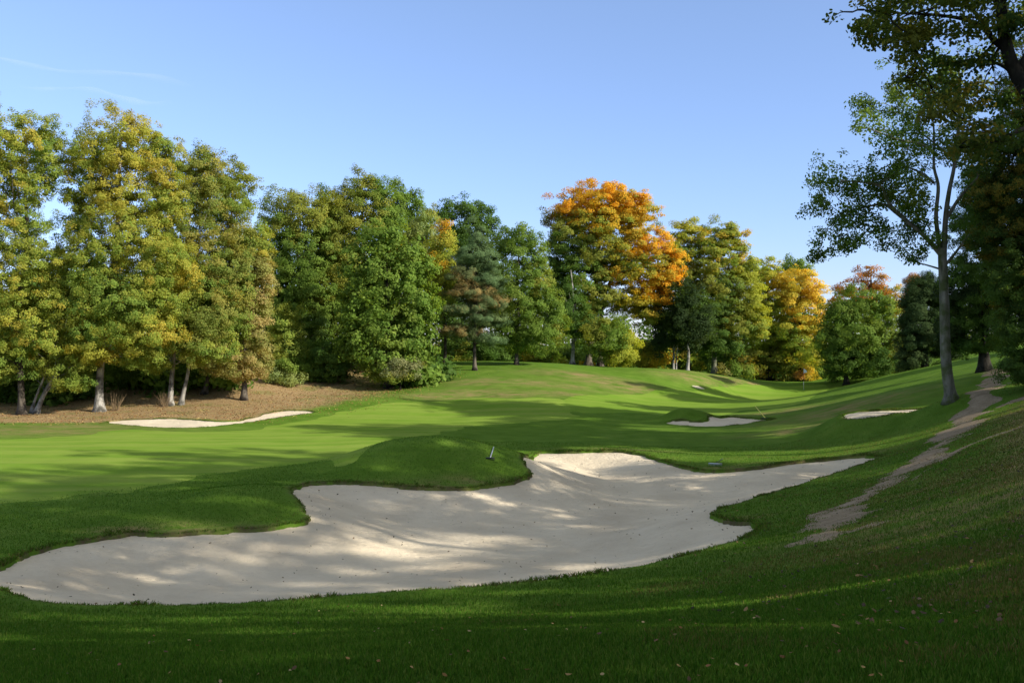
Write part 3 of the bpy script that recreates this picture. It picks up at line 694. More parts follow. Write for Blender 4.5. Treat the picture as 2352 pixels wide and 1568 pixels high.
tree_px('bare_trunk_tree', 'bright straight pale trunk standing alone at the crest of the hill', 'tree', 103, 1580, [(1581, 820), (1580, 790), (1581, 760)],
  [(1580,690,34,44,'conif'),(1605,735,28,38,'conif'),(1560,730,30,38,'conif'),(1582,765,26,26,'conif')], 23, M_BARKP, .2, limbs=0)
tree_px('beech_tree', 'golden-green beech left of the fully golden tree, low branches to the grass', 'tree', 116, 1768, [(1768, 800), (1765, 700), (1760, 620)],
  [(1762,620,38,34,'ygreen'),(1735,650,30,34,'olive'),(1790,660,36,40,'gold'),(1765,710,45,40,'ygreen'),(1740,770,40,40,'ygreen'),(1790,770,40,40,'olive'),(1765,825,50,30,'olive')], 24, M_BARKD, .26, flat=.5)
tree_px('golden_beech', 'rounded all-golden tree behind the flagstick', 'tree', 114, 1838, [(1836, 810), (1838, 740), (1838, 650)],
  [(1838,645,40,36,'gold'),(1870,675,28,36,'gold'),(1810,680,34,40,'gold'),(1850,715,45,40,'gold'),(1815,760,40,40,'ygreen'),(1870,755,22,36,'gold'),(1840,800,45,36,'ygreen'),(1870,815,28,22,'ygreen',-4)], 25, M_BARKD, .24, flat=.5)
tree_px('spindle_bush', 'small bright yellow bush right behind the flagstick', 'bush', 112, 1856, [(1856, 862), (1857, 850)],
  [(1850,855,16,18,'gold'),(1868,862,12,12,'gold'),(1835,862,10,8,'rust')], 26, M_BARKD, .05, limbs=8)
tree_px('oak_tree', 'blue-green treetop peeping over the golden tree', 'tree', 128, 1825, [(1825, 760), (1825, 640)],
  [(1820,610,26,20,'green'),(1845,618,16,16,'green'),(1825,660,40,40,'green')], 27, M_BARKD, .25)
tree_px('round_oak', 'dark green rounded tree right of the flagstick', 'tree', 97, 1944, [(1945, 830), (1955, 760), (1965, 700)],
  [(1975,700,45,40,'green'),(1930,720,40,45,'green'),(2020,720,42,45,'green'),(1910,780,40,50,'green'),(1970,770,60,50,'green'),(2040,780,36,50,'olive'),(1940,825,55,35,'dk'),(2010,830,55,35,'dk')], 28, M_BARKD, .24, cover=1.7)
tree_px('copper_beech', 'rust-red tree with wispy top behind the rounded dark green tree', 'tree', 118, 2000, [(2000, 780), (2002, 700), (2000, 630)],
  [(1998,630,24,26,'rust'),(1960,660,32,26,'rust'),(2015,660,30,26,'rust'),(2045,685,30,28,'orgr'),(1930,690,26,30,'rust'),(1990,690,50,36,'rust'),(2060,720,24,40,'orgr')], 29, M_BARKD, .25, flat=.48, cover=1.1)
tree_px('fir_tree', 'dark conifer mass to the left of the lone oak trunk', 'tree', 84, 2125, [(2125, 760), (2128, 660)],
  [(2130,665,30,36,'conif'),(2105,700,34,50,'conif'),(2150,700,36,60,'conif'),(2110,770,44,50,'conif'),(2160,780,46,50,'conif'),(2090,820,34,30,'conif'),(2090,655,16,18,'rust',6),(2105,650,12,12,'rust',6)], 30, M_BARKD, .25, needle=True, aspect=.18, dens=22, cover=1.7)

# ---- the lone oak
YO = 42.0
ob = gpt(2183, YO)
def po(u, v, dy=0): return P(u, v, YO + dy)
oak_tr = [ob, po(2177, 860), po(2172, 780), po(2168, 700), po(2166, 620), po(2166, 570)]
oak_ex = [([po(2166, 590), po(2140, 560), po(2110, 530), po(2060, 490), po(2030, 470, .4), po(1990, 475, .6), po(1930, 490, .8)], .12, .025),
          ([po(2110, 530), po(2075, 500), po(2040, 465, -.5), po(2025, 430, -.8), po(1990, 420, -1), po(1930, 415, -1.4)], .09, .025),
          ([po(2160, 580), po(2150, 500), po(2155, 430), po(2145, 380), po(2145, 300), po(2135, 210)], .10, .025),
          ([po(2168, 580), po(2172, 500), po(2180, 440), po(2192, 380), po(2200, 300), po(2205, 200), po(2200, 120)], .12, .025),
          ([po(2175, 500), po(2200, 460), po(2220, 435), po(2250, 400, .6), po(2270, 340, 1)], .08, .02),
          ([po(2170, 610), po(2195, 580), po(2225, 540, -.5), po(2260, 500, -.8)], .07, .02),
          ([po(2145, 420), po(2120, 400, .8), po(2080, 385, 1.2), po(2030, 400, 1.6), po(1980, 385, 2)], .06, .02),
          ([po(2145, 350), po(2110, 330, -.8), po(2060, 320, -1.4), po(2010, 300, -2)], .06, .02),
          ([po(2195, 370), po(2160, 340, 1.2), po(2110, 300, 2), po(2060, 250, 2.6)], .06, .02),
          ([po(2166, 620), po(2140, 612), po(2115, 605, .3), po(2095, 600, .5)], .05, .012)]
oak_l = [(2100,515,52,36,'dk',.5),(2095,450,50,36,'oakl',-.6),(2030,450,46,34,'dk',.2),(1905,400,42,42,'dk'),(1890,450,34,40,'oakl'),(1950,430,48,46,'dk'),(1905,545,34,30,'oakl'),(1945,500,50,36,'dk'),(2000,470,50,42,'dk',1),(2050,560,40,26,'dk'),(2100,575,34,22,'dk',.6),(2030,400,60,50,'dk',-1),(2090,460,55,48,'dk',1.4),(2100,390,60,40,'oakl',1.2),
         (1975,240,36,30,'oakl',2),(2010,290,46,40,'oakl',-1.5),(2070,280,55,46,'dk',2),(2060,340,60,36,'dk',-1.5),(2130,320,60,50,'oakl'),(2080,210,60,46,'oakl',2),(2140,210,60,50,'oakl'),(2210,330,55,60,'dk',1),(2210,220,60,60,'olive',1),(2250,420,45,45,'dk',1),(2250,510,50,40,'dk'),(2180,150,60,36,'oakl'),(2140,540,40,30,'dk',-.6),(2100,600,24,14,'dk',.5),(1880,590,16,14,'dk'),(1898,570,30,28,'dk'),(1960,560,42,22,'dk'),(2010,515,50,32,'dk',.8),(1870,490,24,26,'dk')]
make_tree('oak_tree', 'lone open-crowned oak with curved grey trunk beside the footpath', 'tree', ob, [(oak_tr, .235, .17)], lobes_px(YO, oak_l, 1.15, 1.08), 40, .115, .33, M_BARKO,
          limbs=45, extra=oak_ex, cover=.72, dens=5.6, inner=.55, flat=.75, limb_r=.1, aspect=.55, foliage_kw=dict(rand=.9, leaf6=True))

# ---- dark trees on the right bank inside the frame
G_R = 'dark trees crowding the right bank'
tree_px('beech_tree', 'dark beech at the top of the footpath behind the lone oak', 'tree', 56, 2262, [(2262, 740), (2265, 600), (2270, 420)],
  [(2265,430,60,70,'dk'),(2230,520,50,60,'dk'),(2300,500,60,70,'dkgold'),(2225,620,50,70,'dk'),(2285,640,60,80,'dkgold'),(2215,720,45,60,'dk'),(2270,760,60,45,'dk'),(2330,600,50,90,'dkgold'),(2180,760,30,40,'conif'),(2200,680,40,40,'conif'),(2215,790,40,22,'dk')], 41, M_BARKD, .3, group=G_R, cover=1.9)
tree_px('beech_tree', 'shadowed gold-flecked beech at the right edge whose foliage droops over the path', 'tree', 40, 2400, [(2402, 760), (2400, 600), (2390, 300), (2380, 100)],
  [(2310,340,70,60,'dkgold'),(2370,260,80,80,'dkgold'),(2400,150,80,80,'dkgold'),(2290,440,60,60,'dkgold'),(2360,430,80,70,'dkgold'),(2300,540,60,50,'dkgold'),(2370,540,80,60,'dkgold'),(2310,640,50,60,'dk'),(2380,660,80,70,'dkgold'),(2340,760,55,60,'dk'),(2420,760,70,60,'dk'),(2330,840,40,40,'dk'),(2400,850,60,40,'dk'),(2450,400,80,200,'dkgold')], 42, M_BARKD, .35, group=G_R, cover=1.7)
# ---- foreground tree, top right
YT = 15.0
tb = gpt(2520, YT)
def pt(u, v, dy=0): return P(u, v, YT + dy)
fg_tr = [tb, pt(2500, 1000), pt(2470, 700), pt(2430, 420), pt(2372, 240), pt(2335, 170), pt(2312, 100), pt(2300, 20), pt(2285, -120), pt(2270, -400)]
fg_ex = [([pt(2318, 120), pt(2285, 95), pt(2255, 62), pt(2215, 45, -.3), pt(2150, 35, -.6), pt(2060, 30, -.9), pt(1975, 22, -1.1)], .05, .008),
         ([pt(2275, 80), pt(2240, 30, .3), pt(2200, 8, .5), pt(2120, 0, .8), pt(2020, 10, 1)], .035, .007),
         ([pt(2350, 190), pt(2300, 150, .5), pt(2240, 138, .8), pt(2160, 150, 1), pt(2080, 175, 1.2)], .035, .007),
         ([pt(2390, 280), pt(2340, 300, -.4), pt(2270, 330, -.6), pt(2200, 340, -.8)], .04, .008),
         ([pt(2335, 170), pt(2370, 110), pt(2420, 40), pt(2470, -80)], .07, .02),
         ([pt(2300, 20), pt(2240, -60), pt(2150, -120), pt(2040, -160)], .05, .01)]
fg_l = [(2100,30,150,26,'fgo',-.8),(2030,16,44,20,'fgo',-1),(2010,60,50,20,'fgo',1),(2180,55,110,30,'fgo',-.5),(2120,105,70,26,'fgo',1),(2070,75,40,18,'fgo',-1),(2200,150,100,40,'dkgold',.8),(2100,170,50,26,'fgo',1.1),(2230,230,100,46,'dkgold',.4),(2160,250,50,36,'fgo',-.4),
        (2300,60,40,50,'dkgold'),(2340,60,40,80,'linden',.8),(2280,310,80,46,'dkgold',-.6),(2200,330,50,30,'fgo',-.8),(2330,230,50,60,'dkgold',.8),(2260,-60,160,60,'fgo'),(2100,-60,140,40,'fgo'),(2400,-40,90,120,'dkgold'),(2440,160,70,120,'dkgold'),(2300,-220,200,110,'fgo'),(2440,330,60,90,'dkgold')]
make_tree('beech_tree', 'near beech whose dark trunk and hanging sprays fill the top right corner', 'tree', tb, [(fg_tr, .165, .06)], lobes_px(YT, fg_l, 1.3), 43, .064, .24, M_BARKD,
          limbs=40, extra=fg_ex, cover=.75, dens=4.8, inner=.35, flat=.5, limb_r=.12, aspect=.62, foliage_kw=dict(rand=.9, leaf6=True))

# ---- trees standing on the bank to the right, beyond the frame: they cast the long shadows
G_O = 'bank trees beyond the picture whose shadows cross the sand'
def bank_tree(x, y, H, R, seed, cover=.9, trunk_clear=.32, clump=.62, label='tall beech on the right bank beyond the picture'):
    rng = rs(seed); z = float(ground_z(x, y)[0]); base = np.array([x, y, z])
    lob = []
    for k in range(9):
        a = rng.uniform(0, 6.28); f = rng.uniform(trunk_clear + .12, .93); rr = R * (1.05 - .75 * abs(f - .55)) * rng.uniform(.3, .6)
        lob.append((base + np.array([math.cos(a) * rr, math.sin(a) * rr, H * f]), (R * rng.uniform(.35, .55), R * rng.uniform(.35, .55), H * rng.uniform(.09, .15)), ['dkgold', 'green', 'olive'][k % 3]))
    make_tree('beech_tree', label, 'tree', base, [([base, base + (.1, .1, H * .4), base + (0, 0, H * .9)], .24, .06)], lob, seed, .21, clump, M_BARKG, G_O, limbs=22, cover=cover, dens=10, inner=.3)
BANK = [(15.5,-4,17,4.0,.75),(21,3,18,4.5,.46),(14.5,3,15,3.4,.6),(27,-6,19,4.5,.7),(19.5,7.2,17,3.2,.32),(27,15,21,4.4,.45),(26,5,22,3.8,.34),(22,22,15,3.6,.42),(36,3.5,24,4.2,.52),(29,11.5,21,3.6,.6,.5),(30,21,19,4.4,.32),(27,33,15,4,1.0),(36,36,18,5,1.2),(31,51,17,4.5,1.3),(44,42,18,5,1.2),(39,57,13,4.2,1.2),(50,64,9,4,1.1),(42.5,68.5,13,4,1.2),(12,-13,17,4,1.1),(40,14,20,5.0,.4),(31,42,13,3.5,1.1),(20,-12,18,4.5,1.1)]
for i, (x, y, H, R, cv, *tc_) in enumerate(BANK):
    bank_tree(x, y, H, R, 200 + i, cv, *(tc_ or [.32]), clump=.52)
for i, (x, y, H, R) in enumerate([(19,-9,7,3.2),(23,-1,7.5,3.4),(23,5,6,2.6),(25,18,5,2.4),(24,27,6.5,2.8),(30,27,7,3),(30,36,7,3.2),(32,47,7,3),(13,0,5,2.0),(16,7,4.5,1.8),(26,-8,9,3.5),(29,0,10,3.5),(19,23,5,2.0),(16,3,7,2.2),(28,14,9,3.0),(33,12.5,13,3.6),(22,15,6,2.2),(23,20.5,7,2.2)]):  # unseen low trees, added to block low sun passing under the tall crowns
    bank_tree(x, y, H, R, 260 + i, .6 if 27 < x and y < 20 else 1.2, -.05, label='low bushy young beech added beyond the picture to shade the right bank')
# ---- undergrowth and shrubs
def shrub(label, u, v, Y, L_, seed, name='shrub', **kw):
    tree_px(name, label, 'shrub', Y, u, [(u, v), (u + 2, v - 12)], L_, seed, M_BARKD, .05, limbs=10, **kw)
shrub('pale green bramble at the wood edge under the rust-tinged tree', 655, 868, 77.5, [(640,855,26,24,'pale'),(668,862,22,18,'pale'),(655,840,18,18,'green'),(622,870,14,8,'pale')], 60)
shrub('yellow-green sapling thicket left of the dark front maple', 655, 840, 80, [(650,745,34,45,'lowgr'),(665,800,38,40,'lowgr'),(690,840,40,30,'green'),(640,800,24,40,'lowgr')], 61)
shrub('grey-green willow shrub at the foot of the dark front maple', 920, 868, 77.5, [(910,845,36,24,'grey'),(945,848,28,22,'grey'),(890,862,34,14,'lowgr'),(870,855,18,14,'lowgr')], 62)
shrub('dark green bush right of the grey-green shrub', 975, 862, 79.5, [(968,850,26,22,'green'),(990,856,18,16,'green')], 63)
shrub('dark low bush between the bramble and the front maple', 760, 860, 80, [(740,850,34,28,'dk'),(785,850,34,28,'dk'),(715,860,22,18,'green'),(760,820,50,40,'dk')], 64)
shrub('dark holly bush behind the pine trunk', 1135, 815, 102, [(1130,812,28,22,'dk'),(1070,815,24,22,'olive'),(1160,815,22,20,'dk'),(1100,800,40,18,'dk')], 65)
shrub('orange-tinged bush behind the slim trunk on the hill', 1212, 815, 104, [(1212,812,14,16,'orgr'),(1235,820,18,16,'olive'),(1260,818,20,18,'green')], 66)
shrub('brown-leaved bush beside the dark trunk at the right end of the hill', 1665, 850, 108, [(1665,845,13,18,'rusto'),(1690,850,14,16,'green'),(1720,852,16,16,'lowgr')], 67)
shrub('yellow-green bush between the bare pale trunk and the gold-topped beech', 1608, 845, 110, [(1605,838,16,16,'ygreen'),(1625,842,14,14,'dk')], 68)
shrub('low dark undergrowth bush under the rounded dark oak', 1990, 862, 101, [(1975,850,34,20,'dk'),(2020,850,30,20,'dk'),(2050,850,22,22,'olive'),(1920,855,26,18,'dk')], 69)

def dry_stems(u, Y, label, seed, n=36, h=1.3):
    rng = rs(seed); b = gpt(u, Y); B = Buf()
    for i in range(n):
        a = rng.uniform(0, 6.28); o = b + np.array([math.cos(a), math.sin(a), 0]) * rng.uniform(0, .3); tl = rng.uniform(.1, .55)
        e = o + np.array([math.cos(a) * tl, math.sin(a) * tl, 1 - tl * .5]) * h * rng.uniform(.5, 1.1)
        o[2] -= .05
        B.tube(limb_curve(o, e, rng, .05, 5), np.linspace(.014, .006, 5), 4, cap=False)
    o = B.obj('dry_shrub', M_TWIG, None, tuple(b)); tag(o, label, 'shrub', 'dry brown shrubs among the left trunks')
M_TWIG = plain('dry_twig', (.20, .14, .08), .9, .1)
dry_stems(262, 66.5, 'dry brown twigs beside the single mottled trunk', 70)
dry_stems(378, 68.5, 'dry brown twigs at the foot of the crossed pale stems', 71)

# far woodland: one mass behind everything
def woodland():
    rng = rs(90); lob = []
    for i in range(230):
        Y = rng.uniform(122, 165); u = rng.uniform(-250, 2700)
        hmax = np.interp(u, [-250, 550, 700, 1050, 1250, 1400, 1430, 1500, 1520, 1700, 1900, 2050, 2200, 2700], [620, 560, 520, 570, 640, 700, 755, 758, 640, 640, 690, 730, 640, 600])
        v = rng.uniform(hmax + 30, 850); s = rng.uniform(28, 50)
        if v - s * .8 < hmax: v = hmax + s * .8
        lob.append((P(u, v, Y), (s * Y / F * 1.2, s * Y / F, s * Y / F * .8), ['dk', 'green', 'dk', 'olive', 'lowgr', 'dk'][i % 6]))
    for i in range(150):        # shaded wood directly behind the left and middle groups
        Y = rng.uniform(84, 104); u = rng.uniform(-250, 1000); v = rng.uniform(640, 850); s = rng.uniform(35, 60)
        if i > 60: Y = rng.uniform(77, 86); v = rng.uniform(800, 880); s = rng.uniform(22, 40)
        if i > 85: u = rng.uniform(-150, 520); Y = rng.uniform(74, 79); v = rng.uniform(852, 895); s = rng.uniform(20, 34)  # dark undergrowth added over ground that lies in shade behind the trunks
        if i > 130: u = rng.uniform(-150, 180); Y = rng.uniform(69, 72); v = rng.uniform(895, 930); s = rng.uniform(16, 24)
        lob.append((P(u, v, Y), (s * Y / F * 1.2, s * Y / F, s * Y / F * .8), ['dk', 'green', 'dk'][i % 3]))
    for i in range(90):
        Y = rng.uniform(113, 124); u = rng.uniform(1000, 2250); s = rng.uniform(18, 34); v = rng.uniform(800, 866)
        if 1420 < u < 1510: v = max(v, 812); s = min(s, 24)
        lob.append((P(u, v, Y), (s * Y / F * 1.3, s * Y / F, s * Y / F * .8), ['dk', 'green', 'dk', 'dkgold', 'orgr', 'olive'][i % 6]))
    for u, v, s in ((1440, 785, 34), (1470, 775, 36), (1500, 782, 34), (1410, 770, 36), (1045, 770, 40)):
        Y = 119.; lob.append((P(u, v, Y), (s * Y / F * 1.2, s * Y / F, s * Y / F * .8), 'dk'))
    V, col, CC = foliage(lob, rng, .42, 1.3, 1.1, 6.5, .6)
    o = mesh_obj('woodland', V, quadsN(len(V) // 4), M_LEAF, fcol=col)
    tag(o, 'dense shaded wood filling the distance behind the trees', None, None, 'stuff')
woodland()

# ------------------------------------------------------------------ grass blades and litter
def interp_ok(x, y, pad=.02):
    ok = np.ones(len(x), bool)
    for b in BUNK: ok &= lookup(b['d'], x, y) < -pad
    return ok
def path_mask(x, y):
    r_ = np.hypot(x - OX, y - OY); t_ = np.arctan2(x - OX, y - OY)
    i = np.clip(np.searchsorted(r, r_), 0, NR - 1); j = np.clip(np.searchsorted(th, t_), 0, NC - 1)
    return PATHM.reshape(NR, NC)[i, j]
def blades(x, y, h, w, rng, cols, lean=.55):
    n = len(x); z = ground_z(x, y)
    a = rng.uniform(0, 2 * np.pi, n); bx = np.cos(a) * w * .5; by = np.sin(a) * w * .5
    la = rng.uniform(0, 2 * np.pi, n); l = h * lean * rng.rand(n)
    V = np.empty((n, 4, 3))
    V[:, 0] = np.stack([x - bx, y - by, z - .01], -1); V[:, 1] = np.stack([x + bx, y + by, z - .01], -1)
    V[:, 2] = np.stack([x + bx * .6 + np.cos(la) * l * .4, y + by * .6 + np.sin(la) * l * .4, z + h * .6], -1)
    V[:, 3] = np.stack([x + np.cos(la) * l, y + np.sin(la) * l, z + h], -1)
    c = np.array(cols)[rng.randint(0, len(cols), n)] * rng.uniform(.75, 1.25, (n, 1))
    return V.reshape(-1, 3), c
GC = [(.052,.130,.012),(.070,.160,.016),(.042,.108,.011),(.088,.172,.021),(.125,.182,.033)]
GCY = [(.12,.13,.03),(.17,.145,.045),(.085,.125,.022),(.21,.17,.07)]
rng = rs(500)
Vs, Cs = [], []
def scatter_fan(n, y0, y1, k):     # density falling with distance
    t = rng.rand(n); y = y0 * (y1 / y0) ** t; x = rng.uniform(-.58, .58, n) * (y + 1.5)
    return x, y
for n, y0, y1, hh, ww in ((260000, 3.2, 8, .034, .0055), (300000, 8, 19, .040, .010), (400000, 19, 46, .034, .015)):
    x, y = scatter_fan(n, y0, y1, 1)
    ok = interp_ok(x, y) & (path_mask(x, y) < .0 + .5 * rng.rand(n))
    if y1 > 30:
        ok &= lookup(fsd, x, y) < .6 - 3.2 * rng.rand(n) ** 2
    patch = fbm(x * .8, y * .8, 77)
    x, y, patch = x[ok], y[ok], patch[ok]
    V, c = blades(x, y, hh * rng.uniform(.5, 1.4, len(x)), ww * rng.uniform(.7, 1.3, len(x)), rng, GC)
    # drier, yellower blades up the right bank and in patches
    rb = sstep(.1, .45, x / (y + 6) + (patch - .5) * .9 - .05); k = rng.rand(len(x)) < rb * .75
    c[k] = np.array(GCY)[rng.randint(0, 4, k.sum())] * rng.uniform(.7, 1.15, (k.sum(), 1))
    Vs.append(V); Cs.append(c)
# longer fringe along the bunker lips
for b, amp in zip(BUNK, (1, .7, .9, .9)):
    p = b['poly']; q = np.roll(p, -1, 0); seg = np.linalg.norm(q - p, axis=1)
    n = int(seg.sum() * 420); k = rng.choice(len(p), n, p=seg / seg.sum()); t = rng.rand(n, 1)
    pos = p[k] * (1 - t) + q[k] * t; e = (q - p)[k]; nn = unit(np.stack([e[:, 1], -e[:, 0]], -1))
    sd = lookup(b['d'], *(pos + nn * .12).T); nn[sd > 0] *= -1          # outward
    pos = pos + nn * (np.abs(rng.normal(size=(n, 1))) * .16 - .02)
    V, c = blades(pos[:, 0], pos[:, 1], np.minimum(.10, amp * rng.uniform(.025, .085, n) * (.15 + 2.3 * fbm(pos[:, 0] * 1.3, pos[:, 1] * 1.3, 97) ** 2)), rng.uniform(.008, .02, n), rng, GC + [(.13,.10,.04),(.10,.09,.03)], .9)
    z = lookup(gz0, pos[:, 0], pos[:, 1]); dz = z - ground_z(pos[:, 0], pos[:, 1]); V.reshape(-1, 4, 3)[:, :, 2] += dz[:, None]
    Vs.append(V); Cs.append(c)
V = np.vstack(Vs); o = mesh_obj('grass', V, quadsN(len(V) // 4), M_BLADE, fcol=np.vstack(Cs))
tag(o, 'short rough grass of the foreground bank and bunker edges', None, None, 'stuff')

DC = [(.30,.16,.05),(.36,.22,.08),(.22,.10,.035),(.16,.08,.03),(.42,.30,.14),(.12,.07,.035)]
def flat_leaves(x, y, size, rng, cols, lift=.012):
    n = len(x); z = ground_z(x, y) + lift * rng.uniform(.5, 1.8, n)
    Nn = unit(np.stack([rng.normal(size=n) * .35, rng.normal(size=n) * .35, np.ones(n)], -1))
    V = build_leaves2(np.stack([x, y, z + size * .05], -1), Nn, size, .65, rng, 0, .2)
    return V, np.repeat(np.array(cols)[rng.randint(0, len(cols), n)] * rng.uniform(.6, 1.2, (n, 1)), 2, 0)
Vs, Cs = [], []
x, y = scatter_fan(520, 3.4, 17, 1); ok = interp_ok(x, y) & (rng.rand(len(x)) < sstep(-.7, .35, x / y + .1)); x, y = x[ok], y[ok]
V, c = flat_leaves(x, y, rng.uniform(.02, .038, len(x)), rng, DC, .035); Vs.append(V); Cs.append(c)
x = rng.uniform(2, 16, 5200); y = rng.uniform(6, 34, 5200)
ok = interp_ok(x, y) & (x / y > .30 + .12 * rng.normal(size=len(x))) & (x / y < .62); x, y = x[ok], y[ok]
V, c = flat_leaves(x, y, rng.uniform(.03, .065, len(x)), rng, [(.05,.035,.025),(.09,.06,.035),(.16,.10,.05),(.07,.05,.03),(.24,.15,.06)], .03); Vs.append(V); Cs.append(c)
# debris on the big bunker's sand
p = BUNK[0]['poly']; x = rng.uniform(p[:, 0].min(), p[:, 0].max(), 2600); y = rng.uniform(p[:, 1].min(), p[:, 1].max(), 2600)
d = poly_sdf(p, x, y, 1.0); ok = (d > .05) & (rng.rand(len(x)) < np.where(d < .8, .9, .4)); x, y = x[ok], y[ok]
V, c = flat_leaves(x, y, rng.uniform(.02, .07, len(x)), rng, [(.10,.07,.04),(.06,.045,.03),(.2,.13,.07),(.05,.05,.03)], .03); Vs.append(V); Cs.append(c)
# litter below the left trees
n = 90000; x = rng.uniform(-52, 2, n); y = rng.uniform(57, 92, n)
i = lookup(lsd, x, y); ok = interp_ok(x, y) & (rng.rand(n) < sstep(-5.5, 1.5, i) ** 1.6 * (.35 + .65 * fbm(x * .3, y * .3, 81))); x, y = x[ok], y[ok]
V, c = flat_leaves(x, y, rng.uniform(.05, .11, len(x)), rng, [(.30,.15,.05),(.40,.24,.08),(.24,.10,.04),(.46,.33,.13),(.17,.08,.035)], .02); Vs.append(V); Cs.append(c)
V = np.vstack(Vs); o = mesh_obj('fallen_leaves', V, quadsN(len(V) // 4), M_DEAD, fcol=np.vstack(Cs))
tag(o, 'brown fallen leaves scattered over grass, sand and wood edge', None, None, 'stuff')

# ------------------------------------------------------------------ flagstick, rakes
M_WHITE = plain('white_cloth', (.75, .76, .78), .7, .2, 0, .1)
M_POLE = plain('pale_pole', (.62, .60, .50), .4, .4, 0, .1)
M_POLER = plain('red_pole', (.42, .14, .06), .4, .4, 0, .15)
M_ALU = plain('aluminium', (.62, .63, .64), .35, .5, .6, .15)
M_YEL = plain('yellow_paint', (.70, .62, .10), .5, .4, 0, .1)
M_DKP = plain('dark_plastic', (.03, .035, .03), .5, .4, 0, .2)
M_CUP = plain('cup_white', (.7, .7, .68), .5, .4, 0, .1)
fb = gpt(1846, 98.0)
root = tag(empty('flagstick', fb), 'thin golf flagstick with a small white flag standing on the green', 'flag')
B = Buf(); B.tube([fb + (0, 0, -.1), fb + (-.01, 0, .8)], [.03, .026], 8); B.obj('lower_pole', M_POLE, root, fb)
B = Buf(); B.tube([fb + (-.01, 0, .8), fb + (-.035, 0, 2.08)], [.026, .02], 8); B.obj('upper_pole', M_POLER, root, fb)
nu, nv_ = 9, 7; V = []
for k in (-1, 1):
    for i in range(nu):
        for j in range(nv_):
            s = i / (nu - 1); t = j / (nv_ - 1)
            hgt = .46 * (1 - .35 * s); zz = 2.06 - .08 * s - hgt * t - .20 * s * s * (1 - t)
            V.append(fb + np.array([-.03 + .34 * s, .06 * math.sin(s * 6) * s + k * .003, zz]))
idx = np.arange(2 * nu * nv_).reshape(2, nu, nv_); q = []
for k in range(2):
    for i in range(nu - 1):
        for j in range(nv_ - 1):
            a = [idx[k, i, j], idx[k, i + 1, j], idx[k, i + 1, j + 1], idx[k, i, j + 1]]; q.append(a if k else a[::-1])
for i in range(nu - 1):
    for j in (0, nv_ - 1): q.append([idx[0, i, j], idx[0, i + 1, j], idx[1, i + 1, j], idx[1, i, j]])
for j in range(nv_ - 1): q.append([idx[0, nu - 1, j], idx[0, nu - 1, j + 1], idx[1, nu - 1, j + 1], idx[1, nu - 1, j]])
mesh_obj('flag', np.array(V), np.array(q), M_WHITE, root, fb, smooth=True)
B = Buf(); an = np.linspace(0, 2 * np.pi, 17); 
B.tube(np.stack([fb[0] + .054 * np.cos(an), fb[1] + .054 * np.sin(an), np.full(17, fb[2] + .02)], -1), np.full(17, .006), 5, cap=False); B.obj('cup_rim', M_CUP, root, fb)

def rake(a, b, label, hm, headm, width=.5, hr=.016, tines=10):
    """handle from a (head end) to b"""
    a = np.asarray(a, float); b = np.asarray(b, float)
    root = tag(empty('bunker_rake', a), label, 'rake', 'bunker rakes')
    ax = unit(b - a); side = unit(np.cross(ax, [0, 0, 1.0])); upv = np.cross(side, ax)
    B = Buf(); B.tube([a, a + (b - a) * .5, b], [hr, hr, hr * .9], 8); B.obj('handle', hm, root, a)
    B = Buf(); B.box(a, side * width * .5, ax * .022, upv * .02)
    for i in range(tines):
        c = a + side * width * (i / (tines - 1) - .5) * .94 - upv * .05
        B.box(c, side * .007, ax * .006, upv * .045)
    B.obj('head', headm, root, a, smooth=False)
    return root
def on(u, v, dz=.05):
    p = hit(u, v); return np.array([p[0], p[1], p[2] + dz])
a = on(1126, 1056, .07); b = on(1134, 1030, .06); rake(a, a + (b - a) * 1.0 , 'silver-handled rake lying up the grassy mound beside the big bunker', M_ALU, M_DKP, .30, .020)
a = on(1643, 1070, .09); rake(a, a + np.array([.55, 1.25, .05]), 'rake with pale wide head lying on the far lip of the big bunker', M_DKP, M_ALU, .50, .014)
a = on(1758, 962, .05); b = P(1735, 933, 62.3); rake(a, b, 'yellow-handled rake propped on the bank of the small green-side bunker', M_YEL, M_DKP, .45, .024)

# ------------------------------------------------------------------ contrails (thin ice-cloud ribbons, 9 km away)
def contrail_mat():
    m, nt, out = nmat('ice_cloud')
    f = attr(nt, 'edge'); n = noise_node(nt, .0016, 5, .6)
    a = math_(nt, 'MULTIPLY', f, math_(nt, 'MULTIPLY', ramp(nt, n, [(.3, (.25, .25, .25)), (.65, (1, 1, 1))]), .085), True)
    d = N(nt, 'ShaderNodeBsdfDiffuse'); d.inputs[0].default_value = (.9, .9, .9, 1)
    tl = N(nt, 'ShaderNodeBsdfTranslucent'); tl.inputs[0].default_value = (.9, .9, .9, 1)
    ad = N(nt, 'ShaderNodeMixShader'); L(nt, d.outputs[0], ad.inputs[1]); L(nt, tl.outputs[0], ad.inputs[2])
    t = N(nt, 'ShaderNodeBsdfTransparent'); mx = N(nt, 'ShaderNodeMixShader')
    L(nt, a, mx.inputs[0]); L(nt, t.outputs[0], mx.inputs[1]); L(nt, ad.outputs[0], mx.inputs[2]); L(nt, mx.outputs[0], out.inputs[0]); return m
M_ICE = contrail_mat()
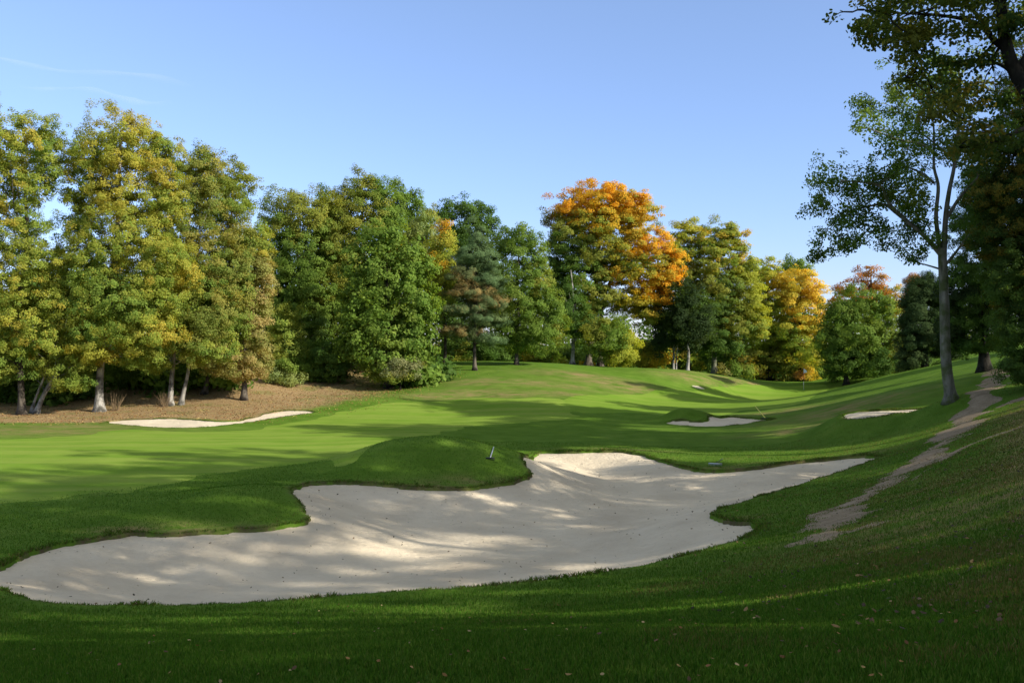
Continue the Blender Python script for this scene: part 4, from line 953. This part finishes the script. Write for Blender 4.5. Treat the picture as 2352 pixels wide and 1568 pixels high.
def contrail(p0, p1, w, label, seed):
    D = 9000.; n = 60; m = 9; V = []; E = []
    a = P(*p0, D); b = P(*p1, D * 1.12)
    for s in range(n):
        t = s / (n - 1); c = a + (b - a) * t; c[2] += 60 * math.sin(t * 9 + seed) * .5
        ww = w * (.6 + .6 * t) * (1 + .3 * math.sin(t * 23 + seed))
        for j in range(m):
            q = j / (m - 1) * 2 - 1
            V.append(c + np.array([0, q * ww * .6, q * ww * .5 + ww * .25 * (1 - q * q)]))
            E.append((1 - q * q) ** 1.5 * min(1, 5 * t, 5 * (1 - t)))
    i = (np.arange(n - 1)[:, None] * m + np.arange(m - 1)[None]).ravel()
    o = mesh_obj('contrail', np.array(V), np.stack([i, i + 1, i + m + 1, i + m], -1), M_ICE, smooth=True, vattr={'edge': E})
    tag(o, label, 'contrail', 'faint contrails in the sky')
contrail((-120, 122), (450, 198), 75, 'upper, longer faint white contrail above the left trees', 1)
contrail((40, 192), (400, 240), 75, 'lower, shorter faint white contrail above the left trees', 4)

# ------------------------------------------------------------------ light, sky, camera
EL = math.radians(27.0)
SUN = Vector((math.cos(EL) * .906, -math.cos(EL) * .423, math.sin(EL)))      # towards the sun
w = bpy.data.worlds.new('World'); SCN.world = w; w.use_nodes = True
nt = w.node_tree; bg = nt.nodes['Background']
sky = nt.nodes.new('ShaderNodeTexSky'); sky.sky_type = 'NISHITA'; sky.sun_disc = False
sky.sun_elevation = EL; sky.sun_rotation = math.atan2(SUN.x, SUN.y); sky.altitude = 100; sky.air_density = 1.0; sky.dust_density = .15; sky.ozone_density = 3.0
tc = nt.nodes.new('ShaderNodeTexCoord'); sx = nt.nodes.new('ShaderNodeSeparateXYZ'); nt.links.new(tc.outputs['Generated'], sx.inputs[0])
grade = ramp(nt, sx.outputs[2], [(0.0, (.62, .66, .98)), (.16, (.84, .82, 1.0)), (.34, (1.06, .97, 1.03)), (.65, (2.8, 1.8, 1.1)), (1.0, (3.7, 2.25, 1.2))])
nt.links.new(mixc(nt, 1.0, sky.outputs[0], grade, 'MULTIPLY'), bg.inputs[0]); bg.inputs[1].default_value = .12
ld = bpy.data.lights.new('sun', 'SUN'); ld.energy = 4.3; ld.angle = math.radians(.53); ld.color = (1.0, .94, .82)
so = bpy.data.objects.new('sun', ld); COL.objects.link(so); so.rotation_euler = SUN.to_track_quat('Z', 'Y').to_euler(); so.location = (30, -20, 40)

cam = bpy.data.cameras.new('camera'); co = bpy.data.objects.new('camera', cam); COL.objects.link(co)
co.location = (0, 0, EYE); co.rotation_euler = (math.radians(90), 0, 0)
cam.sensor_width = 36; cam.lens = 36 * F / 2352.0; cam.clip_end = 30000; cam.clip_start = .1
SCN.camera = co
vs = SCN.view_settings; SCN.display_settings.display_device = 'sRGB'
vs.view_transform = 'Standard'; vs.look = 'None'; vs.exposure = .85; vs.gamma = 1
c = SCN.cycles
c.use_denoising = True
try: c.denoiser = 'OPENIMAGEDENOISE'
except Exception: pass
c.max_bounces = 6; c.diffuse_bounces = 3; c.glossy_bounces = 2; c.transmission_bounces = 4; c.transparent_max_bounces = 8

print('LEAVES', sum(NLEAF))
